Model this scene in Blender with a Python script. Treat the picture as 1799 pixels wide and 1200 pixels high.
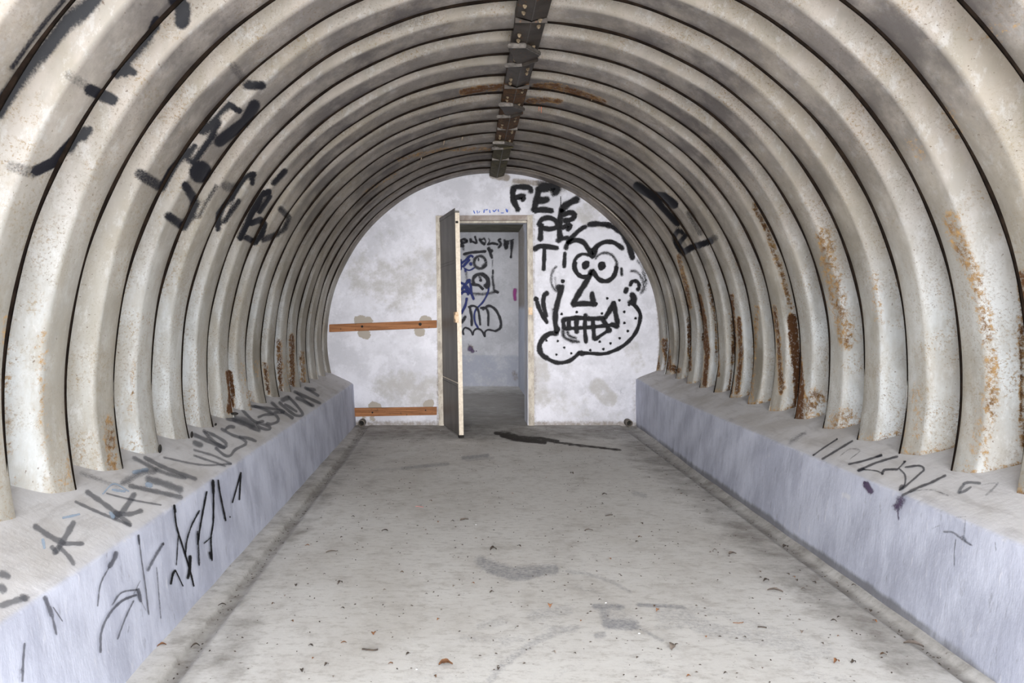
import bpy, bmesh, math, random
import numpy as np
from mathutils import Vector
random.seed(7); rng = np.random.default_rng(7)
for o in list(bpy.data.objects): bpy.data.objects.remove(o)
SC = bpy.context.scene; COL = SC.collection

# ------------------------------------------------------------------ camera, world, light, exposure
F, VX, VY, H = 1350.0, 820.0, 547.0, 1.124          # focal length in px, vanishing point, eye height
cd = bpy.data.cameras.new('camera'); cam = bpy.data.objects.new('camera', cd); COL.objects.link(cam)
cam.location = (0, 0, H); cam.rotation_euler = (math.pi/2, 0, 0)
cd.sensor_fit = 'HORIZONTAL'; cd.sensor_width = 36; cd.lens = F/1799*36
cd.shift_x = (899.5-VX)/1799; cd.shift_y = -(600-VY)/1799; cd.clip_start = .05
SC.camera = cam
W = bpy.data.worlds.new('overcast_sky'); SC.world = W; W.use_nodes = True
W.node_tree.nodes['Background'].inputs[0].default_value = (.80, .88, 1, 1)
W.node_tree.nodes['Background'].inputs[1].default_value = 1.1
def area(name, loc, rot, sx, sy, power, col):
    l = bpy.data.lights.new(name, 'AREA'); l.shape = 'RECTANGLE'; l.size = sx; l.size_y = sy; l.energy = power; l.color = col
    o = bpy.data.objects.new(name, l); o.location = loc; o.rotation_euler = rot; COL.objects.link(o); return o
sl = bpy.data.lights.new('low_daylight', 'SUN'); sl.energy = 4.3; sl.angle = math.radians(23); sl.color = (1, .96, .93)
so = bpy.data.objects.new('low_daylight', sl); COL.objects.link(so); so.location = (0, -4, 3)
so.rotation_euler = Vector((.02, 1, -.02)).to_track_quat('-Z', 'Y').to_euler()
area('entrance_daylight', (.25, -1.0, 1.5), (math.radians(70), 0, 0), 2.6, 2.0, 165, (.93, .96, 1))
area('passage_daylight', (-1.75, 9.7, 1.5), (math.radians(90), 0, math.radians(-80)), 1.4, 1.6, 26, (.93, .95, 1))
SC.view_settings.view_transform = 'Standard'; SC.view_settings.look = 'None'
SC.view_settings.gamma = 1; SC.view_settings.use_curve_mapping = False; SC.view_settings.exposure = 0.42

# ------------------------------------------------------------------ constants of the shelter
CX, CZ, R = .264, H-.275, 1.635      # vault axis and crest radius
P, Y0 = .3555, 7.25                  # rib pitch, last rib
YW, WT = 7.58, .41                   # end wall, its thickness
ZT = .404                            # plinth top front edge

# ------------------------------------------------------------------ helpers
def link(name, me, mat=None, parent=None, smooth=False, **props):
    o = bpy.data.objects.new(name, me); COL.objects.link(o)
    if mat: me.materials.append(mat)
    if parent: o.parent = parent
    if smooth: me.polygons.foreach_set('use_smooth', [True]*len(me.polygons))
    for k, v in props.items(): o[k] = v
    return o
def empty(name, loc=(0, 0, 0), **props):
    o = bpy.data.objects.new(name, None); o.location = loc; COL.objects.link(o); o.empty_display_size = .1
    for k, v in props.items(): o[k] = v
    return o
def under(o, root):                      # part modelled in world space under a moved empty
    o.parent = root; o.matrix_parent_inverse = root.matrix_world.inverted() if False else root.matrix_world.inverted()
    return o
def pymesh(name, v, f):
    me = bpy.data.meshes.new(name); me.from_pydata([tuple(map(float, p)) for p in v], [], f); me.update(); return me
def grid_mesh(name, V):                  # V: (n, m, 3)
    n, m, _ = V.shape
    idx = np.arange(n*m).reshape(n, m)
    q = np.stack([idx[:-1, :-1], idx[1:, :-1], idx[1:, 1:], idx[:-1, 1:]], -1).reshape(-1, 4)
    me = bpy.data.meshes.new(name)
    me.vertices.add(n*m); me.vertices.foreach_set('co', V.reshape(-1).astype(np.float32))
    me.loops.add(q.size); me.loops.foreach_set('vertex_index', q.reshape(-1).astype(np.int32))
    me.polygons.add(len(q)); me.polygons.foreach_set('loop_start', np.arange(0, q.size, 4, dtype=np.int32))
    me.update(calc_edges=True); me.validate(); return me
def set_attr(me, name, rgb):
    a = me.color_attributes.new(name, 'FLOAT_COLOR', 'POINT')
    c = np.ones((len(me.vertices), 4), np.float32); c[:, :3] = np.clip(rgb, 0, 1.3); a.data.foreach_set('color', c.reshape(-1))
def proj(V):                             # world -> photo pixels
    V = V.reshape(-1, 3); y = np.maximum(V[:, 1], .3)
    return np.stack([VX+F*V[:, 0]/y, VY-F*(V[:, 2]-H)/y], -1)
def unproj(px, py, Y): return ((px-VX)*Y/F, Y, H-(py-VY)*Y/F)
def stroke_field(pts, strokes):          # how much each point lies under soft strokes (pts, width, soft, strength)
    out = np.zeros(len(pts))
    for pl, w, s, k in strokes:
        pl = np.array(pl, float)
        if len(pl) == 1: pl = np.vstack([pl, pl+.01])
        lo, hi = pl.min(0)-w-s, pl.max(0)+w+s
        ii = np.where(((pts > lo) & (pts < hi)).all(1))[0]
        if not len(ii): continue
        q = pts[ii]; d = np.full(len(ii), 1e9)
        for a, b in zip(pl[:-1], pl[1:]):
            ab = b-a; t = np.clip(((q-a)@ab)/max(ab@ab, 1e-9), 0, 1)
            d = np.minimum(d, np.hypot(*(q-a-t[:, None]*ab).T))
        u = np.clip((d-w)/s, 0, 1); v = k*(1-u*u*(3-2*u))
        out[ii] = np.maximum(out[ii], v)
    return out
def T(ox, oy, sc, *pts): return [(ox+x/sc, oy+y/sc) for x, y in pts]
def catmull(pl, step=3.0):
    pl = [np.array(p, float) for p in pl]
    if len(pl) < 3:
        n = max(2, int(np.linalg.norm(pl[-1]-pl[0])/step)+1); return [pl[0]+(pl[-1]-pl[0])*i/(n-1) for i in range(n)]
    ext = [2*pl[0]-pl[1]]+pl+[2*pl[-1]-pl[-2]]; out = []
    for i in range(1, len(ext)-2):
        a, b, c, d = ext[i-1:i+3]; n = max(2, int(np.linalg.norm(c-b)/step))
        for j in range(n):
            t = j/n; out.append(.5*((2*b)+(c-a)*t+(2*a-5*b+4*c-d)*t*t+(3*b-a-3*c+d)*t**3))
    out.append(pl[-1]); return out

def box_bm(bm, c, s, rot=None):
    r = bmesh.ops.create_cube(bm, size=1)['verts']
    for v in r:
        v.co = Vector((v.co.x*s[0], v.co.y*s[1], v.co.z*s[2]))
        if rot: v.co.rotate(rot)
        v.co += Vector(c)
    return r
def bm_obj(name, bm, mat, parent=None, bevel=0, smooth=False, **props):
    if bevel: bmesh.ops.bevel(bm, geom=bm.edges[:], offset=bevel, segments=2, affect='EDGES', clamp_overlap=True)
    bmesh.ops.recalc_face_normals(bm, faces=bm.faces[:])
    me = bpy.data.meshes.new(name); bm.to_mesh(me); bm.free()
    return link(name, me, mat, parent, smooth, **props)

# ------------------------------------------------------------------ materials
class NT:
    def __init__(s, name):
        s.m = bpy.data.materials.new(name); s.m.use_nodes = True; s.t = s.m.node_tree; s.n = s.t.nodes
        s.b = s.n['Principled BSDF']; s.geo = s.n.new('ShaderNodeNewGeometry').outputs['Position']
    def L(s, a, b): s.t.links.new(a, b)
    def noise(s, scale, detail=4, rough=.55, stretch=None, seed=0, dist=0):
        n = s.n.new('ShaderNodeTexNoise'); n.inputs['Scale'].default_value = scale; n.inputs['Detail'].default_value = detail
        n.inputs['Roughness'].default_value = rough; n.inputs['Distortion'].default_value = dist
        mp = s.n.new('ShaderNodeMapping'); s.L(s.geo, mp.inputs[0]); mp.inputs['Location'].default_value = (seed*3.7, seed*1.3, seed*2.1)
        if stretch: mp.inputs['Scale'].default_value = stretch
        s.L(mp.outputs[0], n.inputs['Vector']); return n.outputs['Fac']
    def ramp(s, x, lo, hi, a=0., b=1.):
        n = s.n.new('ShaderNodeMapRange'); n.interpolation_type = 'SMOOTHSTEP'; s.L(x, n.inputs[0])
        for i, v in zip((1, 2, 3, 4), (lo, hi, a, b)): n.inputs[i].default_value = v
        return n.outputs[0]
    def math(s, op, a, b=None):
        n = s.n.new('ShaderNodeMath'); n.operation = op
        for i, v in enumerate((a, b)):
            if v is None: continue
            if isinstance(v, (int, float)): n.inputs[i].default_value = v
            else: s.L(v, n.inputs[i])
        return n.outputs[0]
    def mix(s, f, a, b):
        n = s.n.new('ShaderNodeMix'); n.data_type = 'RGBA'
        for sock, v in ((n.inputs[0], f), (n.inputs[6], a), (n.inputs[7], b)):
            if isinstance(v, (int, float)): sock.default_value = v
            elif isinstance(v, tuple): sock.default_value = (*v, 1)
            else: s.L(v, sock)
        return n.outputs[2]
    def attr(s, name='mask'):
        n = s.n.new('ShaderNodeVertexColor'); n.layer_name = name
        p = s.n.new('ShaderNodeSeparateColor'); s.L(n.outputs[0], p.inputs[0]); return p.outputs
    def xyz(s):
        p = s.n.new('ShaderNodeSeparateXYZ'); s.L(s.geo, p.inputs[0]); return p.outputs
    def done(s, col, rough=.8, bump=None, bs=.3, bd=.01, spec=.3, metal=0):
        for sock, v in ((s.b.inputs['Base Color'], col), (s.b.inputs['Roughness'], rough)):
            if isinstance(v, tuple): sock.default_value = (*v, 1)
            elif isinstance(v, (int, float)): sock.default_value = v
            else: s.L(v, sock)
        s.b.inputs['Specular IOR Level'].default_value = spec; s.b.inputs['Metallic'].default_value = metal
        if bump is not None:
            n = s.n.new('ShaderNodeBump'); n.inputs['Strength'].default_value = bs; n.inputs['Distance'].default_value = bd
            s.L(bump, n.inputs['Height']); s.L(n.outputs[0], s.b.inputs['Normal'])
        return s.m

def mat_rib():
    s = NT('painted_corrugated_steel'); a = s.attr(); z = s.xyz()[2]
    big = s.noise(1.6, 5, .6, seed=1); fine = s.noise(38, 5, .7, seed=2); speck = s.noise(85, 6, .75, seed=7); mid = s.noise(9, 6, .65, (1, 1, .35), seed=3)
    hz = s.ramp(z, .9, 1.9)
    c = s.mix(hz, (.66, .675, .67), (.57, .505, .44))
    c = s.mix(s.ramp(mid, .42, .60, 0, .5), c, (.40, .37, .315))
    c = s.mix(s.ramp(big, .5, .7, 0, .4), c, (.50, .44, .36))
    c = s.mix(s.math('MULTIPLY', s.ramp(s.noise(5, 4, .6, seed=9), .46, .62), s.ramp(speck, .52, .60, 0, .75)), c, (.34, .23, .11))
    c = s.mix(s.math('MULTIPLY', s.ramp(s.noise(3.3, 4, .6, seed=19), .42, .56), s.ramp(s.noise(110, 6, .75, seed=20), .53, .62, 0, .65)), c, (.28, .22, .16))
    c = s.mix(s.ramp(s.noise(2.4, 7, .7, (1, 1, .4), seed=27), .46, .60, 0, .45), c, (.44, .38, .285))
    c = s.mix(s.math('MULTIPLY', s.ramp(s.noise(20, 8, .8, (1, 1, .5), seed=29), .52, .62), .35), c, (.80, .80, .79))
    dots = s.ramp(s.noise(75, 2, .5, seed=4), .70, .76)
    c = s.mix(s.math('MULTIPLY', dots, .75), c, (.16, .10, .06))
    grime_shade = s.math('MULTIPLY', a[2], s.ramp(s.noise(6, 7, .7, (1, 1, .5), seed=28), .3, .62, .72, 1.08))
    c = s.mix(grime_shade, c, s.mix(s.ramp(z, 1.2, 2.2), (.185, .165, .13), (.088, .077, .075)))  # this mix also carries shade painted on the rib crests and far vault
    # rust: attribute gives where, noise breaks it up
    rn = s.noise(42, 8, .82, seed=5)
    rf = s.ramp(s.math('ADD', a[1], s.math('MULTIPLY', s.math('SUBTRACT', rn, .5), 3.2)), .5, .95)
    rf = s.math('MULTIPLY', rf, s.ramp(a[1], .02, .25))
    rc = s.mix(s.ramp(s.math('ADD', a[1], s.math('SUBTRACT', s.noise(18, 6, .7, seed=8), .5)), .5, .95), (.46, .285, .12), (.095, .040, .014))
    c = s.mix(rf, c, rc)
    pf = s.ramp(s.math('ADD', a[0], s.math('MULTIPLY', s.math('SUBTRACT', s.noise(150, 3, .6, seed=6), .5), .7)), .2, .85)
    c = s.mix(pf, c, (.012, .012, .016))
    rough = s.mix(pf, s.mix(rf, (.52,)*3, (.9,)*3), (.34,)*3)
    return s.done(c, rough, s.math('ADD', s.math('MULTIPLY', rf, .5), s.math('ADD', s.math('MULTIPLY', mid, .8), s.math('MULTIPLY', fine, .3))), .35, .006, .3)
def mat_plaster(name, base, stain, blue=.0):
    s = NT(name); a = s.attr()
    n1 = s.noise(2.2, 6, .62, seed=11); n2 = s.noise(11, 6, .65, seed=12); n3 = s.noise(60, 4, .6, seed=13)
    c = s.mix(s.ramp(n1, .42, .60), base, tuple(x*.84 for x in base))
    c = s.mix(s.ramp(s.noise(4, 8, .75, seed=18), .50, .60, 0, .5), c, tuple(min(1, x*1.16) for x in base))
    c = s.mix(s.ramp(s.noise(9, 8, .78, seed=26), .54, .64, 0, .45), c, tuple(x*.74 for x in base))
    c = s.mix(s.ramp(n2, .5, .72, 0, .5), c, tuple(min(1, x*1.1) for x in base))
    nf = s.noise(6, 9, .75, seed=17)
    f = s.ramp(s.math('ADD', a[0], s.math('MULTIPLY', s.math('SUBTRACT', nf, .5), 2.6)), .35, 1.1)
    c = s.mix(s.math('MULTIPLY', f, .75), c, stain)
    g = s.ramp(s.math('ADD', a[1], s.math('MULTIPLY', s.math('SUBTRACT', s.noise(22, 7, .8, seed=14), .5), 2.6)), .5, .62)
    c = s.mix(g, c, (.30, .275, .24))
    k = s.ramp(s.math('ADD', a[2], s.math('MULTIPLY', s.math('SUBTRACT', s.noise(24, 6, .7, seed=15), .5), 1.2)), .25, .9)
    c = s.mix(s.math('MULTIPLY', k, .8), c, (.16, .13, .095))
    c = s.mix(s.ramp(s.noise(90, 2, .5, seed=16), .72, .78, 0, .5), c, (.25, .23, .22))
    return s.done(c, .88, s.math('ADD', n2, s.math('MULTIPLY', n3, .35)), .45, .01, .2)
def mat_plinth():
    s = NT('limewashed_concrete'); a = s.attr(); z = s.xyz()[2]
    n1 = s.noise(3.5, 8, .68, (1.5, 1.5, .7), seed=21); n2 = s.noise(30, 5, .7, (1, 1, .25), seed=22); n3 = s.noise(3, 5, .6, seed=23)
    face = s.mix(s.ramp(n1, .4, .65), (.63, .655, .765), (.48, .50, .60))
    face = s.mix(s.ramp(n2, .60, .72, 0, .6), face, (.80, .80, .86))
    face = s.mix(s.ramp(n2, .28, .40, .45, 0), face, (.24, .24, .27))
    top = s.mix(s.ramp(n3, .4, .65), (.68, .67, .68), (.55, .53, .52))
    top = s.mix(s.ramp(s.noise(8, 5, .6, (3, .6, 3), seed=24), .5, .7, 0, .4), top, (.40, .38, .375))
    c = s.mix(a[0], face, top)
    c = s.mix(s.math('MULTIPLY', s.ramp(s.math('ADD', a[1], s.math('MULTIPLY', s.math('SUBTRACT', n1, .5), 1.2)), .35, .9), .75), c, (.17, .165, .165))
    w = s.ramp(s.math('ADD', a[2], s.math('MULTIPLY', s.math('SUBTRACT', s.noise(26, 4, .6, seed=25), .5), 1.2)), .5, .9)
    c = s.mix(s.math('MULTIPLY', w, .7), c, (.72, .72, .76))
    return s.done(c, .9, s.math('ADD', n1, s.math('MULTIPLY', n2, .5)), .4, .008, .15)
def mat_floor():
    s = NT('dusty_concrete_floor'); a = s.attr()
    n1 = s.noise(1.3, 6, .62, (1, .8, 1), seed=31); n2 = s.noise(7, 6, .7, seed=32); n3 = s.noise(60, 8, .8, seed=33); n4 = s.noise(16, 8, .8, (1, 2.2, 1), seed=35)
    c = s.mix(s.ramp(n1, .38, .66), (.72, .71, .69), (.59, .57, .54))
    c = s.mix(s.ramp(n2, .48, .74, 0, .5), c, (.37, .34, .31))
    c = s.mix(s.ramp(n3, .3, .75, 0, .28), c, (.62, .60, .58))
    dm = s.ramp(s.noise(48, 3, .6, seed=34), .68, .75, 0, .8)
    c = s.mix(dm, c, (.15, .115, .085))
    c = s.mix(s.ramp(n4, .50, .62, 0, .42), c, (.36, .335, .305))
    c = s.mix(s.ramp(n4, .36, .46, .35, 0), c, (.74, .73, .71))
    f = s.ramp(s.math('ADD', a[0], s.math('MULTIPLY', s.math('SUBTRACT', n3, .5), 1.6)), .25, 1.15)
    c = s.mix(s.math('MULTIPLY', f, .78), c, (.155, .16, .195))
    g = s.ramp(s.math('ADD', a[1], s.math('MULTIPLY', s.math('SUBTRACT', n2, .5), .9)), .25, .95)
    c = s.mix(s.math('MULTIPLY', g, .7), c, (.125, .11, .095))
    wet = s.ramp(s.math('ADD', a[2], s.math('MULTIPLY', s.math('SUBTRACT', s.noise(24, 8, .8, (1, 3, 1), seed=36), .5), 1.6)), .45, .8)
    c = s.mix(wet, c, (.035, .028, .022))
    return s.done(c, s.mix(wet, (.9,)*3, (.8,)*3), s.math('ADD', n2, s.math('MULTIPLY', n3, .4)), .3, .006, .2)
def mat_simple(name, c1, c2, scale=12, rough=.7, metal=0, bs=.3, stretch=None, spec=.3, c3=None, thr=.62):
    s = NT(name); n = s.noise(scale, 6, .65, stretch, seed=len(name)); c = s.mix(s.ramp(n, .38, .66), c1, c2)
    if c3: c = s.mix(s.ramp(s.noise(scale*2.3, 5, .7, seed=len(name)+3), thr, thr+.08), c, c3)
    return s.done(c, rough, n, bs, .004, spec, metal)
def mat_spray(name, col, dens=1., rough=.5, grain=150):
    s = NT(name); a = s.attr('edge')
    n = s.noise(grain, 3, .6, seed=len(name)); n2 = s.noise(14, 4, .6, seed=len(name)+2)
    x = s.math('ADD', a[0], s.math('MULTIPLY', s.math('SUBTRACT', n, .5), .9))
    x = s.math('ADD', x, s.math('MULTIPLY', s.math('SUBTRACT', n2, .5), .4))
    f = s.math('MULTIPLY', s.ramp(x, .30, .98), dens)
    f = s.math('MULTIPLY', f, s.ramp(a[0], .0, .30))
    s.done(col, rough, spec=.12)
    tr = s.n.new('ShaderNodeBsdfTransparent'); mx = s.n.new('ShaderNodeMixShader')
    s.L(f, mx.inputs[0]); s.L(tr.outputs[0], mx.inputs[1]); s.L(s.b.outputs[0], mx.inputs[2])
    s.L(mx.outputs[0], s.n['Material Output'].inputs[0]); return s.m

M_RIB = mat_rib(); M_WALL = mat_plaster('whitewashed_plaster', (.535, .54, .59), (.33, .32, .305))
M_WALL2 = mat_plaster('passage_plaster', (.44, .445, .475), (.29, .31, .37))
M_PLINTH = mat_plinth(); M_FLOOR = mat_floor()
M_SHELL = mat_simple('rusted_outer_steel', (.05, .035, .02), (.02, .015, .012), 6)  # dark skin of the unseen shell that blocks light
M_SHADOW = mat_simple('black_bitumen_seam', (.006, .004, .003), (.014, .009, .006), 20, .9, spec=.05)  # black strips that stand in for the shadow line between ribs
M_BEAM = mat_simple('dark_painted_steel', (.066, .055, .047), (.042, .034, .028), 14, .5, .2, .3, c3=(.17, .07, .025), thr=.60)
M_BEAMR = mat_simple('rusting_steel', (.12, .055, .022), (.045, .032, .022), 22, .8, 0, .8, c3=(.24, .17, .08), thr=.58)
M_BEAMD = mat_simple('mouldy_steel', (.06, .05, .03), (.11, .095, .05), 22, .85, 0, .8)
M_BOLT = mat_simple('galvanised_bolt', (.42, .33, .22), (.25, .19, .13), 60, .4, .6)
M_RIM = mat_simple('worn_steel_edge', (.125, .112, .10), (.06, .052, .046), 40, .45, .4)
M_WOOD = mat_simple('stained_timber', (.29, .13, .058), (.16, .07, .03), 14, .75, 0, .4, (.25, 1, 5), .2, (.09, .045, .02), .60)
M_FRAME = mat_simple('chipped_cream_steel', (.42, .385, .33), (.25, .225, .19), 18, .6, 0, .5, (1, 1, .5), .3, (.13, .07, .045), .60)
M_FRAMED = mat_simple('dirty_brown_steel', (.22, .18, .16), (.30, .27, .25), 14, .7, 0, .4)
M_LEAF = mat_simple('grey_brown_door_steel', (.085, .078, .07), (.125, .116, .104), 7, .55, 0, .3, (1, 1, .3), .35, (.09, .08, .07), .62)
M_EDGE = mat_simple('cream_door_edge', (.60, .54, .45), (.48, .42, .34), 30, .6, 0, .4, None, .3, (.15, .08, .05), .64)
M_LATCH = mat_simple('rusty_cream_latch', (.55, .44, .31), (.40, .24, .13), 60, .6)
M_HOLE = mat_simple('black_recess', (.012, .011, .01), (.03, .026, .022), 20, .9)
M_PIPE = mat_simple('dirty_clay_pipe', (.17, .15, .13), (.08, .07, .06), 40, .8)
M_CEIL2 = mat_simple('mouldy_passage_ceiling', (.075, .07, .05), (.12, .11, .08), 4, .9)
M_DRIP = mat_simple('lime_drip', (.30, .24, .17), (.18, .13, .09), 60, .6)
M_DRIPR = mat_simple('red_lime_drip', (.40, .10, .06), (.30, .16, .10), 60, .6)
SP_BLACK = mat_spray('black_spray_paint', (.007, .007, .009), 1., .6)
SP_GREY = mat_spray('faded_grey_spray_paint', (.13, .135, .155), .55, .8)
SP_SMUDGE = mat_spray('thin_black_spray', (.04, .041, .055), .66, .7, 90)
SP_BLUE = mat_spray('dark_blue_spray_paint', (.018, .028, .13), .95, .5)
SP_LBLUE = mat_spray('pale_blue_spray_paint', (.42, .55, .72), .6, .6)
SP_PURP = mat_spray('purple_spray_paint', (.10, .07, .13), .85, .6)
SP_PINK = mat_spray('magenta_spray_paint', (.30, .05, .22), .85, .6)
SP_PASS = mat_spray('passage_black_spray', (.03, .03, .035), .95, .6, 90)

# ------------------------------------------------------------------ floor
def foot_l(Y): return np.interp(Y, [0, 2.3, 6, 7.58], [-1.02, -1.025, -1.07, -1.09])
def foot_r(Y): return np.interp(Y, [0, 2.3, 5.5, 6.8, 7.58], [1.60, 1.605, 1.62, 1.665, 1.67])
def edge_l(Y): return np.interp(Y, [0, 1.9, 7.58], [-1.075, -1.085, -1.12])
def edge_r(Y): return np.interp(Y, [0, 7.58], [1.675, 1.667])
ys = np.concatenate([np.linspace(-2, 1.7, 8)[:-1], F*H/np.linspace(1350*1.124/1.7, 1350*1.124/8.1, 290), np.linspace(8.2, 11.6, 30)])
# cross-profile of the floor: slab, shallow gutters both sides
def floor_xz(Y):
    gl = np.interp(Y, [0, 2.3, 6, 7.4], [-.90, -.905, -.95, -.99]); fl = foot_l(Y)
    u = np.linspace(gl+.035, 1.50, 190)
    left = np.array([fl-.05, fl+.01, gl-.035, gl-.028, gl+.01, gl+.028]); lz = np.array([.0, .002, .0, -.016, -.018, -.012])
    fr = foot_r(Y); right = np.array([1.512, 1.522, 1.56, fr-.02, fr-.005, fr+.05]); rz = np.array([-.012, -.028, -.03, -.022, -.008, .0])
    return np.concatenate([left, u, right]), np.concatenate([lz, np.zeros(190), rz])
rows = []
for Y in ys:
    x, z = floor_xz(min(Y, 7.5)); 
    if Y > 7.56: z = z*0
    rows.append(np.stack([x, np.full_like(x, Y), z], -1))
V = np.array(rows); V[..., 2] += .0018*np.sin(V[..., 0]*3.1+1)*np.sin(V[..., 1]*2.3)*(np.abs(V[..., 2]) < .001)
V[:, 0, 0] = -1.9; V[:, -1, 0] = 2.1
fme = grid_mesh('floor', V); px = proj(V)
dark = [
 (T(600,800,3,(730,560),(800,585),(900,615),(1000,608),(1120,603)), 5, 7, .75), (T(600,800,3,(780,600),(900,640),(980,635),(1060,610)), 4, 6, .8),
 (T(600,800,3,(735,545),(745,590)), 3, 6, .6),
 (T(600,800,3,(1190,612),(1300,625),(1420,665),(1520,720)), 1.5, 3, .6), (T(600,800,3,(1240,690),(1290,725)), 3, 5, .45), (T(600,800,3,(1310,705),(1370,735)), 2, 4, .45),
 (T(600,800,3,(980,680),(1060,665)), 2, 4, .4),
 (T(600,800,3,(1330,797),(1480,800)), 2.5, 4, .8), (T(600,800,3,(1380,810),(1400,880)), 6, 6, .75), (T(600,800,3,(1400,885),(1540,895)), 6, 6, .85),
 (T(600,800,3,(1450,830),(1510,880)), 9, 10, .5), (T(600,800,3,(1560,900),(1620,940),(1690,978)), 2, 3, .65), (T(600,800,3,(1345,950),(1380,945)), 3, 4, .7),
 (T(600,800,3,(1560,787),(1800,800)), 1.5, 3, .8), (T(600,800,3,(1660,905),(1800,905)), 2, 4, .5), (T(600,800,3,(1700,840),(1800,860)), 9, 12, .5),
 (T(600,800,3,(1010,845),(1080,835),(1190,815)), 5, 9, .55), (T(600,800,3,(730,900),(860,870)), 3, 7, .5), (T(600,800,3,(1080,890),(1120,860)), 8, 14, .4),
 (T(600,800,3,(640,965),(900,975),(960,965)), 2, 8, .45), (T(600,800,3,(860,980)), 6, 10, .5), (T(600,800,3,(780,1190),(830,1130),(920,1050),(1040,970),(1150,925),(1240,910)), 3, 6, .6),
 (T(600,800,3,(1110,915),(1160,920)), 4, 7, .55), (T(600,800,3,(680,1105),(820,1070),(840,1000)), 5, 16, .3), (T(600,800,3,(420,1170),(560,1160),(650,1190)), 14, 26, .32),
 (T(600,800,3,(1100,1190),(1190,1120),(1260,1100)), 2, 6, .35), (T(600,800,3,(1490,1020),(1500,1180)), 3, 8, .28), (T(600,800,3,(1600,1090),(1700,1140),(1780,1190)), 4, 8, .4),
 (T(1200,800,3,(0,830),(80,900),(180,920)), 7, 10, .55), (T(1200,800,3,(0,810),(200,830),(350,880),(540,940)), 2, 7, .45),
 (T(1200,800,3,(200,930),(380,960),(520,985),(640,1010)), 6, 12, .5), (T(1200,800,3,(560,1020),(640,1060),(760,1030)), 6, 12, .45), (T(1200,800,3,(620,1130),(740,1180),(860,1195)), 5, 12, .4),
 (T(600,800,3,(320,68),(560,45)), 1.6, 2.5, .7), (T(600,800,3,(160,78),(330,70)), 1.3, 2.5, .5), (T(600,800,3,(640,14),(770,0)), 1.8, 2.5, .8), (T(600,800,3,(660,24),(800,14)), 1.5, 2, .6),
 ([(650,800),(790,795)], 1, 3, .3), (T(600,800,3,(1540,200),(1600,212)), 2, 4, .6)]
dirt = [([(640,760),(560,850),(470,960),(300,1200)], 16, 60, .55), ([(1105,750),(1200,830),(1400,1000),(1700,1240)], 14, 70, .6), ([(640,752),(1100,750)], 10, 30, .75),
 ([(1180,835),(1330,960)], 20, 60, .35), ([(430,1100),(400,1160)], 20, 50, .55), ([(470,1030),(500,1000)], 10, 40, .3), ([(700,830),(620,860)], 10, 40, .3),
 ([(870,820),(1050,830)], 15, 60, .25), ([(800,720),(930,720)], 22, 30, .9), ([(815,700),(915,706)], 6, 12, 1)]
wet = [(T(740,640,8,(1050,965),(1180,985),(1400,1030),(1740,1090)), 3.5, 3, 1), (T(740,640,8,(1130,940),(1290,970)), 1, 3, .9), (T(600,400,3,(830,1085),(880,1110),(1120,1130)), 6, 4, 1),
 (T(600,400,3,(1120,1125),(1280,1148),(1460,1170)), 1.8, 2.5, 1), (T(600,400,3,(1200,1120),(1250,1130)), 2, 3, .9)]
dark = [(a, b*.85, c*2.0, d) for a, b, c, d in dark]
wet = [(T(740,640,8,(1040,968),(1180,978),(1350,1015)), 1.6, 4, .85), (T(740,640,8,(1130,1000),(1300,1050),(1500,1075),(1740,1095)), 1.8, 5, .9), (T(740,640,8,(1130,938),(1220,945),(1300,975)), .6, 3, .6),
 (T(600,400,3,(930,1105),(1050,1112),(1140,1128)), 1.6, 5, .85), (T(600,400,3,(1120,1130),(1280,1150),(1470,1172)), .8, 3.5, .85), (T(600,400,3,(1200,1148),(1400,1166)), .5, 3, .6)]
m = np.stack([stroke_field(px, dark), stroke_field(px, dirt), stroke_field(px, wet)], -1)
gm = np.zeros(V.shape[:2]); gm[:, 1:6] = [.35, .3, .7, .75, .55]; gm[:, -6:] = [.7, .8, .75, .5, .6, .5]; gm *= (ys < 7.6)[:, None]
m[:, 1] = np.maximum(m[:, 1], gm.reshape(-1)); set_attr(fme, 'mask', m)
floor = link('floor', fme, M_FLOOR, smooth=True, kind='structure', label='dusty grey concrete floor slab running to the end wall')

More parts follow.
